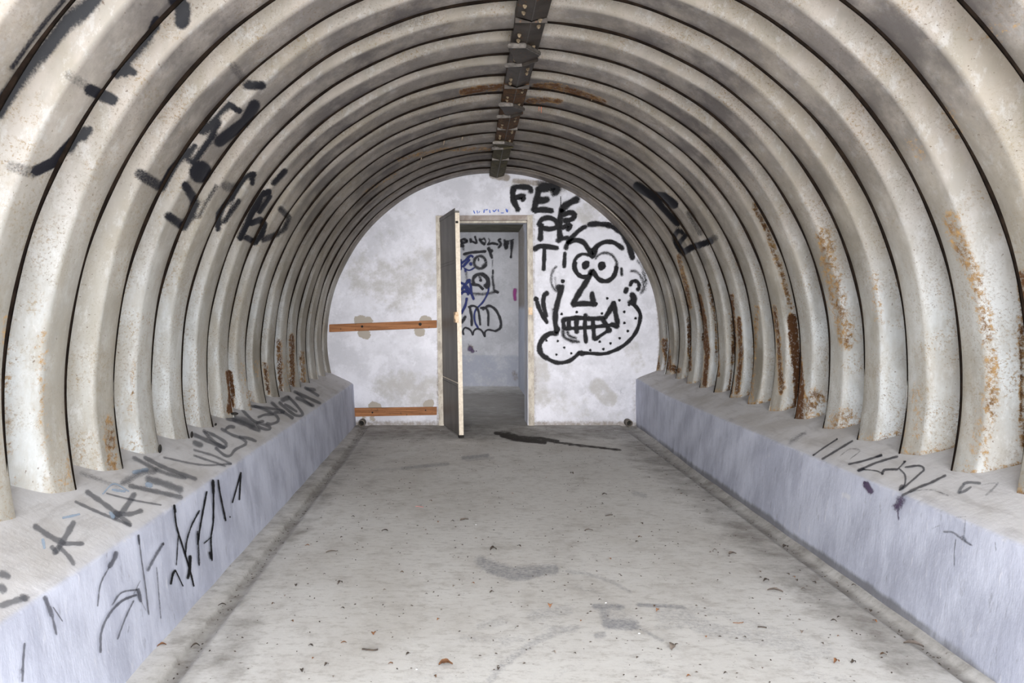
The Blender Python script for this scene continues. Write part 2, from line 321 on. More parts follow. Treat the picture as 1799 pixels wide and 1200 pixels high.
# ------------------------------------------------------------------ plinths (low concrete side walls)
def top_z(side, X): return ZT+.466*((-1.10-X) if side < 0 else (X-1.67)) + (0 if side < 0 else .018)
def plinth(side):
    Ys = np.concatenate([np.linspace(-1.6, 1.4, 7)[:-1], F/np.linspace(F/1.4, F/7.62, 260)])
    rowsl = []; tm = []
    for Y in Ys:
        ex = float(edge_l(Y) if side < 0 else edge_r(Y)); fx = float(foot_l(Y) if side < 0 else foot_r(Y))
        w = .004*math.sin(Y*9.1)+.003*math.sin(Y*23+side)+.002*math.sin(Y*47)
        ez = top_z(side, ex)
        if side > 0: ez += .04*max(0, min(1, (Y-6.3)/1.1))**1.5
        pts = []; tt = []
        for i in range(16):                                   # battered face
            u = i/15; pts.append((fx+(ex-fx)*u+.002*math.sin(Y*14+u*9), -.05+(ez-.012+.05)*u)); tt.append(0)
        o = side
        pts += [(ex+o*.003+w*.4, ez-.006), (ex+o*.012+w*.4, ez+.001)]; tt += [.1, .8]
        for i in range(1, 15):
            x = ex+o*(.012+.46*i/14); z = top_z(side, x)
            if side > 0: z += .04*max(0, min(1, (Y-6.3)/1.1))**1.5*(1-i/14)
            pts.append((x, z)); tt.append(1)
        rowsl.append([(x, Y, z) for x, z in pts]); tm.append(tt)
    V = np.array(rowsl)
    if side > 0: V = V[:, ::-1]; tm = [t[::-1] for t in tm]
    px = proj(V); tm = np.array(tm).reshape(-1)
    if side < 0:
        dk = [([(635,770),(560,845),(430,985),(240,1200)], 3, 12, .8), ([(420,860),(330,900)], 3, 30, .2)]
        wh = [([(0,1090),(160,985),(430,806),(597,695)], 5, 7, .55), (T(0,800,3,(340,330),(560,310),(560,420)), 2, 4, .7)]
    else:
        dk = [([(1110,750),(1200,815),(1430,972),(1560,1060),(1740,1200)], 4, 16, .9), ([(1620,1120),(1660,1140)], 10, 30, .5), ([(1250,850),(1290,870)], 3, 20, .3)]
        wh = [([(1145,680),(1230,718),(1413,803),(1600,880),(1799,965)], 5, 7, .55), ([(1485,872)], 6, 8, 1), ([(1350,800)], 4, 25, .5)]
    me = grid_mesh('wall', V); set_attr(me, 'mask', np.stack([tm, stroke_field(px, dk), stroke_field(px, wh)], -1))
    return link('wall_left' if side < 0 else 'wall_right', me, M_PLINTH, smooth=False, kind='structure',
                label='low lime-washed concrete plinth under the %s feet of the ribs' % ('left' if side < 0 else 'right'))
wall_left = plinth(-1); wall_right = plinth(1)

# ------------------------------------------------------------------ end wall with the doorway
DL, DR, DT = (775-VX)*YW/F, (927-VX)*YW/F, H+(VY-386)*YW/F       # opening
def panel(x0, x1, z0, z1, Y, n, m):
    xs = np.linspace(x0, x1, n); zs = np.linspace(z0, z1, m)
    return np.stack([np.repeat(xs, m).reshape(n, m), np.full((n, m), Y), np.tile(zs, (n, 1))], -1)
def join_grids(name, grids):
    v = []; f = []
    for g in grids:
        n, m2, _ = g.shape; b = len(v); v += [tuple(p) for p in g.reshape(-1, 3)]
        for i in range(n-1):
            for j in range(m2-1): a = b+i*m2+j; f.append((a, a+m2, a+m2+1, a+1))
    return pymesh(name, v, f), np.array(v)
wl, wr, wt = CX-1.86, CX+1.86, CZ+1.86
gr = [panel(wl, DL, -.02, wt, YW, 110, 190), panel(DR, wr, -.02, wt, YW, 110, 190), panel(DL, DR, DT, wt, YW, 60, 50)]
def quadstrip(a, b, n=12):
    a0, a1 = map(np.array, a); b0, b1 = map(np.array, b)
    return np.array([[a0+(a1-a0)*t, b0+(b1-b0)*t] for t in np.linspace(0, 1, n)])
YB = YW+WT
gr += [quadstrip(((DL, YW, -.02), (DL, YW, DT)), ((DL, YB, -.02), (DL, YB, DT))), quadstrip(((DR, YW, -.02), (DR, YW, DT)), ((DR, YB, -.02), (DR, YB, DT))),
       quadstrip(((DL, YW, DT), (DR, YW, DT)), ((DL, YB, DT), (DR, YB, DT))),
       panel(wl, DL, -.02, wt, YB, 3, 3), panel(DR, wr, -.02, wt, YB, 3, 3), panel(DL, DR, DT, wt, YB, 3, 3)]
wme, wv = join_grids('wall_back', gr); px = proj(wv)
stain = [([(640,480),(700,515),(740,470)], 22, 45, .75), ([(690,680),(750,690)], 20, 32, .85), ([(660,420),(700,380)], 15, 50, .4), ([(600,600),(640,640)], 8, 40, .3),
 ([(1050,680),(1070,700)], 10, 12, 1.), ([(945,640),(950,700)], 12, 16, .9), ([(1010,670),(1000,690)], 20, 30, .35), ([(960,690),(1000,720)], 14, 20, .6), ([(1110,610),(1120,640)], 8, 14, .6), ([(1000,730),(1090,735)], 8, 14, .5), ([(1080,560),(1120,590)], 10, 25, .2),
 ([(1030,375),(1060,385)], 14, 14, .8), ([(890,322),(990,335)], 3, 12, .7), ([(620,470),(600,500)], 8, 30, .35), ([(960,500),(965,480)], 6, 30, .35)]
patch = [([(632,563),(645,566)], 7, 6, 1), ([(637,585),(643,588)], 6, 6, 1), ([(745,562),(750,563)], 6, 5, 1), ([(737,582)], 7, 6, 1), ([(655,713),(662,714)], 5, 6, .95), ([(655,735)], 4, 5, .8), ([(750,711),(756,709)], 5, 5, .95), ([(640,735)], 3, 5, .5)]
grime_shade = [([(625,748),(770,748)], 3, 14, .7), ([(938,748),(1120,748)], 3, 12, .75), ([(866,308),(890,312)], 4, 6, .9), ([(905,318),(985,326)], 2.5, 6, .8), ([(940,640),(938,740)], 1, 6, .5), ([(1155,500),(1162,600),(1158,650)], 1.5, 8, .7),
 ([(770,380),(770,745)], 2, 3, .6), ([(937,378),(939,745)], 2, 3, .5), ([(1115,670),(1117,740)], 3, 8, .4)]
set_attr(wme, 'mask', np.stack([stroke_field(px, stain), stroke_field(px, patch), stroke_field(px, grime_shade)], -1))
wall_back = link('wall_back', wme, M_WALL, kind='structure', label='whitewashed end wall with a doorway and black graffiti')

# passage beyond the doorway
def wallgrid(name, corners, n, m2, mat, maskf=None, **props):
    a, b, c, d = [np.array(p, float) for p in corners]
    V = np.array([[(a+(b-a)*i/(n-1))*(1-j/(m2-1))+(d+(c-d)*i/(n-1))*(j/(m2-1)) for j in range(m2)] for i in range(n)])
    me = grid_mesh(name, V); set_attr(me, 'mask', maskf(proj(V)) if maskf else np.zeros((n*m2, 3)))
    return link(name, me, mat, kind='structure', **props)
YF, ZP = 11.5, H+1.184
def fm(p):
    a = stroke_field(p, [([(780,655),(930,655)], 30, 3, .95)]); b = stroke_field(p, [([(903,655),(906,665)], 3, 5, .6)])
    return np.stack([a, b*0, b+stroke_field(p, [([(780,680),(930,680)], 1, 4, .5), ([(826,611)], 4, 4, .8)])], -1)
wall_far = wallgrid('wall_far', [(-1.9, YF, 0), (.78, YF, 0), (.78, YF, ZP), (-1.9, YF, ZP)], 90, 90, M_WALL2, fm, label='pale two-tone wall at the end of the passage beyond the doorway')
wallgrid('wall_far_right', [(.765, YB, 0), (.775, YF, 0), (.775, YF, ZP), (.765, YB, ZP)], 20, 20, M_WALL2, lambda p: np.stack([stroke_field(p, [([(915,560),(915,760)], 30, 20, 1)]), 0*p[:, 0], stroke_field(p, [([(914,400),(917,540)], 5, 6, .8)])], -1), label='blue-grey right side wall of the passage')
wallgrid('wall_far_left', [(-1.88, YB, 0), (-1.88, YF, 0), (-1.88, YF, ZP), (-1.88, YB, ZP)], 6, 6, M_WALL2, label='left side wall of the passage')
wallgrid('ceiling_far', [(-1.9, YB, ZP), (.78, YB, ZP), (.78, YF, ZP), (-1.9, YF, ZP)], 6, 6, M_CEIL2, label='dark mouldy ceiling of the passage')

# ------------------------------------------------------------------ vault: unseen outer shell added to block light, and corrugated ribs
th = np.linspace(-2.0, 2.0, 60); Ysh = np.array([-.6, 3, 7.9])
V = np.array([[(CX+1.84*math.sin(t), y, CZ+1.84*math.cos(t)) for y in Ysh] for t in th])
ceiling = link('ceiling', grid_mesh('ceiling', V), M_SHELL, smooth=True, kind='structure', label='barrel vault of curved corrugated steel ribs over the whole shelter')

prof = np.array([(0, .0), (.004, .05), (.012, .09), (.03, .122), (.06, .142), (.09, .149), (.12, .148), (.145, .138), (.165, .12), (.185, .095), (.205, .066), (.220, .044), (.232, .031), (.248, .022), (.27, .014), (.30, .007), (.33, .002), (.3555, 0)])
def fine_prof(n):
    t = np.concatenate([np.linspace(.02, .17, max(3, n//4))[:-1], np.linspace(.17, P, n-n//4)]); d = np.interp(t, prof[:, 0], prof[:, 1])
    # smooth a little away from the sharp far edge
    for _ in range(1): d[1:-2] = .25*d[:-3]+.5*d[1:-2]+.25*d[2:-1]
    return np.concatenate([[0, .004, .011], t]), np.concatenate([[0, .045, .072], d])
black = [
 ([(165,0),(120,40),(60,105),(-5,195)], 9, 9, 1), ([(113,0),(75,45),(40,93),(20,120)], 1.5, 5, .8), ([(308,-2),(322,15),(320,38)], 8, 9, 1),
 ([(275,36),(264,64),(238,95),(213,124)], 6, 4, 1), ([(203,130),(232,125)], 5, 5, 1), ([(120,132),(150,150)], 6, 8, .45), ([(158,158),(197,175)], 7, 6, 1),  # grey half of the bar: gloss glare put in as thinner paint
 ([(20,292),(58,304)], 7, 8, .5), ([(64,300),(95,285),(130,247),(155,230)], 7, 5, 1), ([(228,60),(215,105)], 2, 14, .0),
 ([(410,116),(432,146)], 4, 8, .5), ([(434,150),(460,150)], 5, 5, .95), ([(353,232),(383,203),(403,184),(420,195)], 3.5, 3.5, 1), ([(447,185),(430,215),(410,230),(386,248)], 7, 6, .95),
 ([(246,306),(278,326)], 6, 7, .75), ([(284,330),(300,300),(322,275),(341,258)], 4, 4, 1), ([(383,215),(368,246),(345,277)], 4, 5, .9), ([(352,302)], 17, 7, .95), ([(335,285),(345,275)], 3, 3, .9),
 ([(326,326),(342,352),(337,378),(322,398),(296,380)], 5, 5, .9), ([(380,328),(360,358),(350,380)], 3, 4, .65),
 ([(446,306),(436,308),(425,318),(409,342),(384,376),(383,402)], 3.5, 3, 1), ([(397,327),(410,331)], 5, 8, .6), ([(444,308),(443,322)], 3, 3, .9), ([(419,353),(394,389)], 3, 4, .8),
 ([(500,301),(481,321)], 3.5, 4, .85), ([(472,337),(461,341),(442,376),(422,418)], 4, 3, 1), ([(474,345),(456,372)], 3, 3, .9), ([(442,392),(457,386),(465,395),(460,412),(448,426),(433,418)], 4, 3, .9),
 ([(493,367),(507,382),(500,401),(486,412),(463,421)], 3.5, 4, .75),
 ([(1120,327),(1147,344),(1166,346),(1184,359)], 6, 4, 1), ([(1147,344),(1162,362),(1190,392)], 4, 4, .95), ([(1191,405),(1184,416),(1189,432)], 2.5, 3, .9), ([(1193,405),(1205,413),(1191,430)], 2.5, 3, .9),
 ([(1192,434),(1200,444),(1216,434),(1240,427),(1248,424)], 4, 3, 1), ([(1246,424),(1256,418)], 3, 6, .6), ([(1210,375),(1230,410)], 3, 5, .6), ([(1228,440),(1237,462)], 3, 8, .4), ([(690,40),(745,32)], 8, 14, .35)]
rust = [
 ([(1670,385),(1690,440),(1715,490),(1733,560),(1742,640),(1742,720)], 7, 15, .62), ([(1448,415),(1462,480),(1478,560),(1488,600)], 9, 15, .62), ([(1470,740),(1490,730)], 9, 14, .6),
 ([(1325,360),(1345,400),(1370,470),(1390,540)], 3, 5, .75), ([(1392,560),(1398,620),(1404,680),(1400,745)], 8, 5, 1.05), ([(1400,725),(1435,700)], 9, 16, .7),
 ([(1795,480),(1797,780)], 4, 7, .8), ([(1545,560),(1535,480)], 3, 12, .5), ([(1610,680),(1612,760)], 5, 10, .45), ([(1735,720),(1720,810)], 12, 20, .45),
 ([(1228,520),(1237,560),(1243,620),(1238,675)], 3, 3, 1.), ([(1237,590),(1243,618)], 4, 4, 1), ([(1298,560),(1302,620),(1295,690)], 2.5, 4, .95), ([(1245,500),(1258,570),(1262,660)], 2, 3, .9), ([(1285,520),(1290,600),(1283,690)], 3, 3, .95), ([(1210,560),(1212,650)], 2.5, 3, .9),
 ([(1192,450),(1205,500),(1212,540)], 3, 3, .85), ([(1330,540),(1325,620),(1320,700)], 2, 5, .6), ([(1360,540),(1368,600),(1372,690)], 1.5, 5, .9), ([(1370,650),(1376,680)], 2, 5, .8), ([(1168,600),(1175,645),(1190,650)], 4, 6, .8), ([(1150,600),(1155,645)], 3, 4, .8),
 ([(402,655),(407,690),(404,722)], 5, 3, 1.05), ([(437,690),(443,715)], 4, 5, .6), ([(428,690),(424,640)], 2, 9, .4), ([(466,640),(471,690)], 3, 3, .8), ([(490,600),(493,690)], 3, 4, .8), ([(512,590),(514,680)], 3, 4, .95), ([(530,620),(533,670)], 3, 4, .7),
 ([(500,640),(500,670)], 8, 8, .5), ([(450,660),(452,640)], 5, 8, .45), ([(75,590),(70,700),(80,800)], 5, 14, .42), ([(190,740),(198,820)], 8, 7, .62), ([(150,760),(110,850)], 6, 14, .42), ([(10,560),(15,800)], 4, 9, .5), ([(235,640),(230,740)], 2, 6, .5),
 ([(812,162),(850,155),(888,152)], 4, 4, .95), ([(940,152),(980,152),(1020,165),(1060,180)], 4, 5, .9), ([(928,178),(960,175),(985,178)], 3, 4, .8), ([(740,190),(812,170)], 2, 4, .5),
 ([(700,280),(780,262),(860,262)], 2.5, 3, .6), ([(640,340),(700,300)], 2, 4, .5), ([(1660,190),(1680,230)], 6, 12, .5), ([(1600,250),(1615,270)], 4, 14, .45), ([(1700,60),(1780,50)], 6, 30, .3)]
rib_grime_shade = [([(560,420),(640,340),(760,290),(880,285),(1000,290),(1080,350),(1150,450)], 24, 60, .55), ([(520,620),(540,500)], 10, 25, .3), ([(1175,620),(1150,500)], 6, 22, .6), ([(700,40),(600,70)], 4, 12, .3),  # long first stroke paints the far vault's shade in as grime colour
 ([(1340,430),(1385,560)], 3, 8, .5), ([(1420,430),(1440,560)], 3, 8, .35), ([(1560,500),(1580,640)], 4, 10, .25), ([(860,250),(700,290),(640,330)], 3, 12, .5)]
strips = {}
def rib(k, side):
    y1 = Y0-P*k; near = y1 < 1.6
    t, d = fine_prof(5 if near else (26 if y1 < 5 else 18))
    n = 50 if near else (430 if y1 < 3.3 else 250)
    # angle where each profile line meets the plinth top
    X0 = (-1.10, 1.67)[side > 0]; te = []
    for dd in d:
        r = R+dd; lo, hi = 1.2, 2.2
        for _ in range(30):
            a = (lo+hi)/2; x = CX+side*r*math.sin(a); z = CZ+r*math.cos(a)
            if z > top_z(side, x)-.004: lo = a
            else: hi = a
        te.append(lo)
    te = np.array(te); u = np.linspace(0, 1, n)[:, None]
    a = u*te[None, :]; 
    off = 0 if side < 0 else -(.03+.07*np.cos(a).clip(0, 1))
    if side > 0 and k < 0: off = off*0
    wob = .0022*np.sin(a*7+k*1.7+side)+.0016*np.sin(a*17+k)
    r = R+d[None, :]+wob+.0012*np.sin(a*5.3+t[None, :]*40)
    V = np.stack([CX+side*r*np.sin(a), y1-P+t[None, :]+off+0*a, CZ+r*np.cos(a)], -1)
    if side < 0: V = V[:, ::-1]
    me = grid_mesh('corrugated_rib', V)
    if not near:
        p = proj(V); pv = V.reshape(-1, 3)
        yb = (y1-P+(off+0*a if side > 0 else 0*a))
        yb = (yb[:, ::-1] if side < 0 else yb).reshape(-1)
        q = pv*0; sc = yb/pv[:, 1]; q[:, 0] = pv[:, 0]*sc; q[:, 2] = (pv[:, 2]-H)*sc+H
        vis = (np.hypot(q[:, 0]-CX, q[:, 2]-CZ) < R+.006) & ((pv[:, 1]-yb) > .02)
        foot = np.clip(((a/te[None, :])-.965)/.035, 0, 1)**1.5*(.78 if side > 0 else .42)
        crest = np.clip((t[None, :]-.30)/.05, 0, 1)*np.clip(a-.9, 0, 1)*.30*(1 if y1 < 6.6 else 1.3)
        fr = np.maximum(foot, crest*(1+.8*np.sin(k*2.3+side))); fr = (fr[:, ::-1] if side < 0 else fr).reshape(-1)
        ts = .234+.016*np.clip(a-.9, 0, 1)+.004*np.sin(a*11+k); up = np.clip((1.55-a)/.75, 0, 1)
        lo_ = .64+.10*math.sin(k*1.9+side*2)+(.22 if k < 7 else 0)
        crest_shade = np.clip((t[None, :]-ts)/.013, 0, 1)*(lo_+(.9-lo_)*up)*(.9+.1*np.sin(a*9+k))+np.clip((t[None, :]-.325)/.03, 0, 1)*.15  # crest band: dirt colour plus painted-in shade, darkest near the crown
        crest_shade = (crest_shade[:, ::-1] if side < 0 else crest_shade).reshape(-1)
        bl = [(pl, w*.9, so*1.5, kk) for pl, w, so, kk in black]; rs = [(pl, w*.9, so*1.5, kk if kk > .8 else kk+.10) for pl, w, so, kk in rust]
        m = np.stack([stroke_field(p, bl)*vis, np.maximum(stroke_field(p, rs)*vis, fr), np.maximum(stroke_field(p, rib_grime_shade)*vis, crest_shade)], -1)
    else: m = np.zeros((len(me.vertices), 3))
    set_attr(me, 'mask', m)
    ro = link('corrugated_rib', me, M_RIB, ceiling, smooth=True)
    # black strip added on the crest's far edge in place of its shadow line
    if y1 > 1.3:
        n2 = 70; aa = np.linspace(0, 1, n2)*te[-1]
        h = .0015+.0072*np.clip((1.62-aa)/.6, 0, 1)+.0015*np.sin(aa*23+k)
        o2 = np.zeros(n2) if (side < 0 or k < 0) else -(.03+.07*np.cos(aa).clip(0, 1))
        rows = []
        for rr, yy in ((R+.004, -.006), (R-h, -.006), (R-h, .003), (R+.004, .003)):
            rows.append(np.stack([CX+side*rr*np.sin(aa), y1+yy+o2, CZ+rr*np.cos(aa)+0*aa], -1))
        VV = np.stack(rows, 1)
        if k >= 0: link('shadow_strip', grid_mesh('shadow_strip', VV), M_SHADOW, ro, smooth=False)
    return ro
for k in range(-1, 22):
    for side in (-1, 1): rib(k, side)

# lime drips hanging from the rib edges near the crown
def drip(px_, py_, Y, L, red=False):
    bm = bmesh.new(); x, y, z = unproj(px_, py_, Y)
    bmesh.ops.create_cone(bm, cap_ends=True, segments=7, radius1=.0015, radius2=.006, depth=L)
    for v in bm.verts: v.co += Vector((x+.004*math.sin(v.co.z*90), y, z-L/2))
    bm_obj('lime_drip', bm, M_DRIPR if red else M_DRIP, ceiling, smooth=True)
for a in [(823,161,4.76,.04,0), (856,160,4.76,.03,0), (947,179,5.02,.06,1), (951,180,5.02,.07,1), (959,179,5.02,.04,1), (968,154,4.66,.03,0), (994,158,4.66,.03,0), (1040,170,4.66,.025,0), (711,225,5.12,.03,0),
          (773,204,5.12,.03,0), (706,224,5.12,.03,0), (812,240,5.83,.03,0), (780,246,5.83,.04,0), (738,258,5.83,.03,0), (624,240,4.76,.04,0), (675,311,6.54,.03,0), (740,276,6.18,.03,0), (1020,196,5.02,.025,0)]:
    drip(*a[:5])

# rusted-out drain notches in the rib feet on the left
for x, y, Y, sx, sz in ((281, 790, 3.32, .006, .024), (337, 765, 3.675, .005, .020), (412, 728, 4.385, .022, .010), (379, 747, 4.03, .004, .009)):
    bm = bmesh.new(); bmesh.ops.create_uvsphere(bm, u_segments=14, v_segments=10, radius=1); c = unproj(x, y, Y)
    for v in bm.verts: v.co = Vector((c[0]+v.co.x*sx, c[1]+v.co.y*.014, c[2]+.004+v.co.z*sz*.8))
    bm_obj('drain_notch', bm, M_HOLE, ceiling, smooth=True)

# ------------------------------------------------------------------ ridge beam along the crown
BX = .296; BZ = H+1.345
beam = empty('ridge_beam', (BX, 4.5, BZ), label='dark riveted steel ridge beam along the crown of the vault', category='beam'); bpy.context.view_layer.update()
segs = [(1.2, 2.42, .0, M_BEAM), (2.40, 3.50, .003, M_BEAM), (3.52, 4.56, .0, M_BEAM), (4.54, 5.62, .006, M_BEAMR), (5.60, 6.22, .0, M_BEAMR), (6.20, 6.75, .006, M_BEAMD), (6.72, 7.57, .0, M_BEAMD)]
for a, b, dz, mt in segs:
    cs = [(-.072, .05), (-.072, .004), (-.067, 0), (-.006, -.017), (0, -.021), (.006, -.017), (.067, 0), (.072, .004), (.072, .05)]
    V = np.array([[(BX+x, y, BZ+z-dz-(.012 if y > 7 else 0)) for x, z in cs] for y in np.linspace(a, b, 12)])
    bm = bmesh.new(); g = grid_mesh('tmp', V); bm.from_mesh(g); bpy.data.meshes.remove(g)
    bmesh.ops.contextual_create(bm, geom=[e for e in bm.edges if e.is_boundary and abs(e.verts[0].co.y-a) < 1e-5 and abs(e.verts[1].co.y-a) < 1e-5])
    under(bm_obj('beam_plate', bm, mt), beam)
    # worn bright centre line
    bm = bmesh.new(); box_bm(bm, (BX-.001, (a+b)/2, BZ-.021-dz-(.012 if a > 6.7 else 0)), (.0035, b-a-.01, .003)); under(bm_obj('fold_line', bm, M_RIM), beam)
    bm = bmesh.new(); box_bm(bm, (BX, a+.004, BZ-.012-dz), (.147, .008, .022)); under(bm_obj('plate_end', bm, M_RIM if a > 4.6 else M_BEAM), beam)
def bolt(x, y, z):
    bm = bmesh.new(); bmesh.ops.create_cone(bm, cap_ends=True, segments=6, radius1=.0095, radius2=.011, depth=.010)
    bmesh.ops.create_uvsphere(bm, u_segments=8, v_segments=5, radius=.0065, matrix=__import__('mathutils').Matrix.Translation((0, 0, -.006)))
    for v in bm.verts: v.co += Vector((x, y, z))
    under(bm_obj('bolt', bm, M_BOLT, bevel=0), beam)
y = 2.1; i = 0
while y < 6.3:
    for j in (0, .075):
        if i % 2 == 0: bolt(BX+.040, y+j, BZ-.012)
        else: bolt(BX-.042, y+j, BZ-.012)
    y += .19 if i % 2 == 0 else .165; i += 1
def clamp(y0, mt, s=1):
    bm = bmesh.new()
    pts = [(-.084, 0), (-.005, 0), (.066, .10), (.078, .16), (.066, .205), (.0, .26), (-.03, .27), (-.05, .22), (-.062, .13), (-.084, .075)]
    top = [bm.verts.new((BX+x, y0+yy*s, BZ-.016)) for x, yy in pts]; bot = [bm.verts.new((BX+x, y0+yy*s, BZ-.032)) for x, yy in pts]
    bm.faces.new(top); bm.faces.new(bot[::-1])
    for i in range(len(pts)): j = (i+1) % len(pts); bm.faces.new((top[i], bot[i], bot[j], top[j]))
    under(bm_obj('clamp_plate', bm, mt, bevel=.002), beam)
    for (xa, ya), (xb, yb) in (((-.088, .0), (-.005, .0)), ((-.005, .0), (.074, .11)), ((-.088, .30), (.0, .285)), ((.0, .285), (.07, .205))):
        bm = bmesh.new(); ax, ay, bx_, by = BX+xa, y0+ya*s, BX+xb, y0+yb*s; L = math.hypot(bx_-ax, by-ay)
        from mathutils import Euler
        box_bm(bm, ((ax+bx_)/2, (ay+by)/2, BZ-.033), (L+.012, .014, .022), Euler((0, 0, math.atan2(by-ay, bx_-ax))))
        under(bm_obj('clamp_lip', bm, M_RIM if ya == 0 or xa < -.05 else mt, bevel=.004), beam)
clamp(3.80, M_BEAM); clamp(4.88, M_BEAM); clamp(5.98, M_BEAMD, .7)

# ------------------------------------------------------------------ steel door frame and door leaf
door = empty('door_1', ((DL+DR)/2, YW, 0), kind='structure', label='open steel door in its chipped frame in the end wall'); bpy.context.view_layer.update()
def wp(px_, py_, dy=0): return np.array(unproj(px_, py_, YW))+np.array((0, dy, 0))
def bar(name, quad, depth, mat, parent=door, dy=0, bevel=.003):
    bm = bmesh.new(); f = [wp(*q) for q in quad]; a = [bm.verts.new((p[0], YW-depth+dy, p[2])) for p in f]; b = [bm.verts.new((p[0], YW+.06+dy, p[2])) for p in f]
    bm.faces.new(a); bm.faces.new(b[::-1])
    for i in range(4): j = (i+1) % 4; bm.faces.new((a[i], b[i], b[j], a[j]))
    return under(bm_obj(name, bm, mat, bevel=bevel), parent)
bar('frame_post', [(765.5,379.5), (774.5,379.5), (780,749.5), (771,749.5)], .02, M_FRAME)
bar('frame_post', [(926,378), (935.5,378), (938.5,749.5), (928.5,749.5)], .02, M_FRAME)
bar('frame_head', [(765.5,379), (935.5,378), (935.5,387), (765.5,388)], .018, M_FRAMED)
bar('frame_stop', [(775,388), (926,387), (926,391), (775,392)], -.02, M_FRAME)
bar('strike_plate', [(928.5,540), (935,540), (935,553), (928.5,553)], .026, M_LATCH, bevel=.002)
for yy in (466, 660):
    bm = bmesh.new(); x, y, z = wp(778+(yy-466)*.012, yy)
    bmesh.ops.create_cone(bm, cap_ends=True, segments=12, radius1=.011, radius2=.011, depth=.11)
    for v in bm.verts: v.co += Vector((x, y-.028, z))
    under(bm_obj('hinge', bm, M_FRAME), door)
# leaf: swings towards us, hinge at left post
Pn, Ph = np.array((-.071, 6.80)), np.array((-.232, YW-.045)); ax = Pn-Ph; Lw = np.linalg.norm(ax); ax /= Lw; nr = np.array((-ax[1], ax[0]))   # nr points right (+X)
if nr[0] < 0: nr = -nr
ZB, ZTOP = .018, H+.893
def leafpt(u, w, z): q = Ph+ax*u+nr*w; return (q[0]-.032*(z-.3)/1.7, q[1], z)
def leafbox(name, u0, u1, w0, w1, z0, z1, mat, parent, bevel=.002):
    bm = bmesh.new(); vs = [bm.verts.new(leafpt(u, w, z)) for z in (z0, z1) for u, w in ((u0, w0), (u1, w0), (u1, w1), (u0, w1))]
    for f in ((0, 1, 2, 3), (7, 6, 5, 4), (0, 4, 5, 1), (1, 5, 6, 2), (2, 6, 7, 3), (3, 7, 4, 0)): bm.faces.new([vs[i] for i in f])
    return under(bm_obj(name, bm, mat, bevel=bevel), parent)
leaf = leafbox('door_leaf', 0, Lw-.004, 0, .038, ZB, ZTOP, M_LEAF, door)
leafbox('door_edge', Lw-.004, Lw+.002, -.001, .039, ZB, ZTOP-.02, M_EDGE, leaf, .001)
leafbox('top_flange', 0, Lw, -.004, .001, ZTOP-.015, ZTOP+.022, M_LEAF, leaf, .001)
for z in (H+.455, H+.43): leafbox('pressed_rib', .01, Lw-.01, -.004, .002, z, z+.006, M_LEAF, leaf, .001)
for z in (H-.64, H-.675): leafbox('pressed_rib', .01, Lw-.01, -.005, .002, z, z+.008, M_EDGE if z > H-.65 else M_LEAF, leaf, .001)
leafbox('latch', Lw-.075, Lw+.008, -.016, .012, H-.10, H-.005, M_LATCH, leaf, .003)
leafbox('latch_bolt', Lw-.03, Lw+.014, -.024, -.008, H-.07, H-.03, M_LATCH, leaf, .003)
leafbox('edge_notch', Lw, Lw+.0035, .001, .026, H+.78, H+.80, M_HOLE, leaf, .0005)
leafbox('threshold_stud', Lw-.03, Lw+.006, -.004, .042, .004, ZB+.01, M_HOLE, leaf, .001)

# ------------------------------------------------------------------ timber battens on the end wall
def batten(q, lab, bolts):
    pts = [wp(*p) for p in q]; c = sum(pts)/4
    root = empty('timber_batten', (c[0], YW, c[2]), label=lab, category='plank', group='timber battens on the end wall'); bpy.context.view_layer.update()
    bm = bmesh.new(); a = [bm.verts.new((p[0], YW-.028, p[2])) for p in pts]; b = [bm.verts.new((p[0], YW-.001, p[2])) for p in pts]
    bm.faces.new(a); bm.faces.new(b[::-1])
    for i in range(4): j = (i+1) % 4; bm.faces.new((a[i], b[i], b[j], a[j]))
    under(bm_obj('board', bm, M_WOOD, bevel=.003), root)
    for bx_, by_, r in bolts:
        x, y, z = wp(bx_, by_); bm = bmesh.new(); bmesh.ops.create_cone(bm, cap_ends=True, segments=12, radius1=r, radius2=r*.8, depth=.008)
        for v in bm.verts: v.co = Vector((v.co.x+x, YW-.031+v.co.z, v.co.y+z))
        under(bm_obj('bolt_head', bm, M_HOLE), root)
batten([(579,570), (767.5,562.5), (767.5,576), (579,583.5)], 'upper brown timber batten on the end wall, left of the door', [(738.5,569.5,.016), (637,573.5,.012)])
batten([(620,716.5), (767.5,714.5), (767.5,728.5), (620,731.5)], 'lower brown timber batten just above the floor on the end wall', [(748,720,.007), (655,724,.009)])

# ------------------------------------------------------------------ drain pipe stubs in both corners
for x, yy, lab in ((-1.025, 750, 'drain pipe mouth in the left corner at the foot of the end wall'), (1.582, 745, 'drain pipe mouth in the right corner at the foot of the end wall')):
    root = empty('drain_pipe', (x, YW-.05, .03), label=lab, category='pipe', group='drain pipes in the floor corners'); bpy.context.view_layer.update()
    rings = []
    for yy2, r in ((YW-.001, .034), (YW-.11, .034), (YW-.115, .031), (YW-.11, .026), (YW-.02, .026)):
        rings.append([(x+r*math.cos(t), yy2, .034+r*math.sin(t)) for t in np.linspace(0, 2*math.pi, 20)])
    under(link('pipe_wall', grid_mesh('pipe_wall', np.array(rings)), M_PIPE, smooth=True), root)
    bm = bmesh.new(); bmesh.ops.create_circle(bm, cap_ends=True, segments=18, radius=.0265)
    for v in bm.verts: v.co = Vector((x+v.co.x, YW-.03, .034+v.co.y))
    under(bm_obj('pipe_bore', bm, M_HOLE), root)

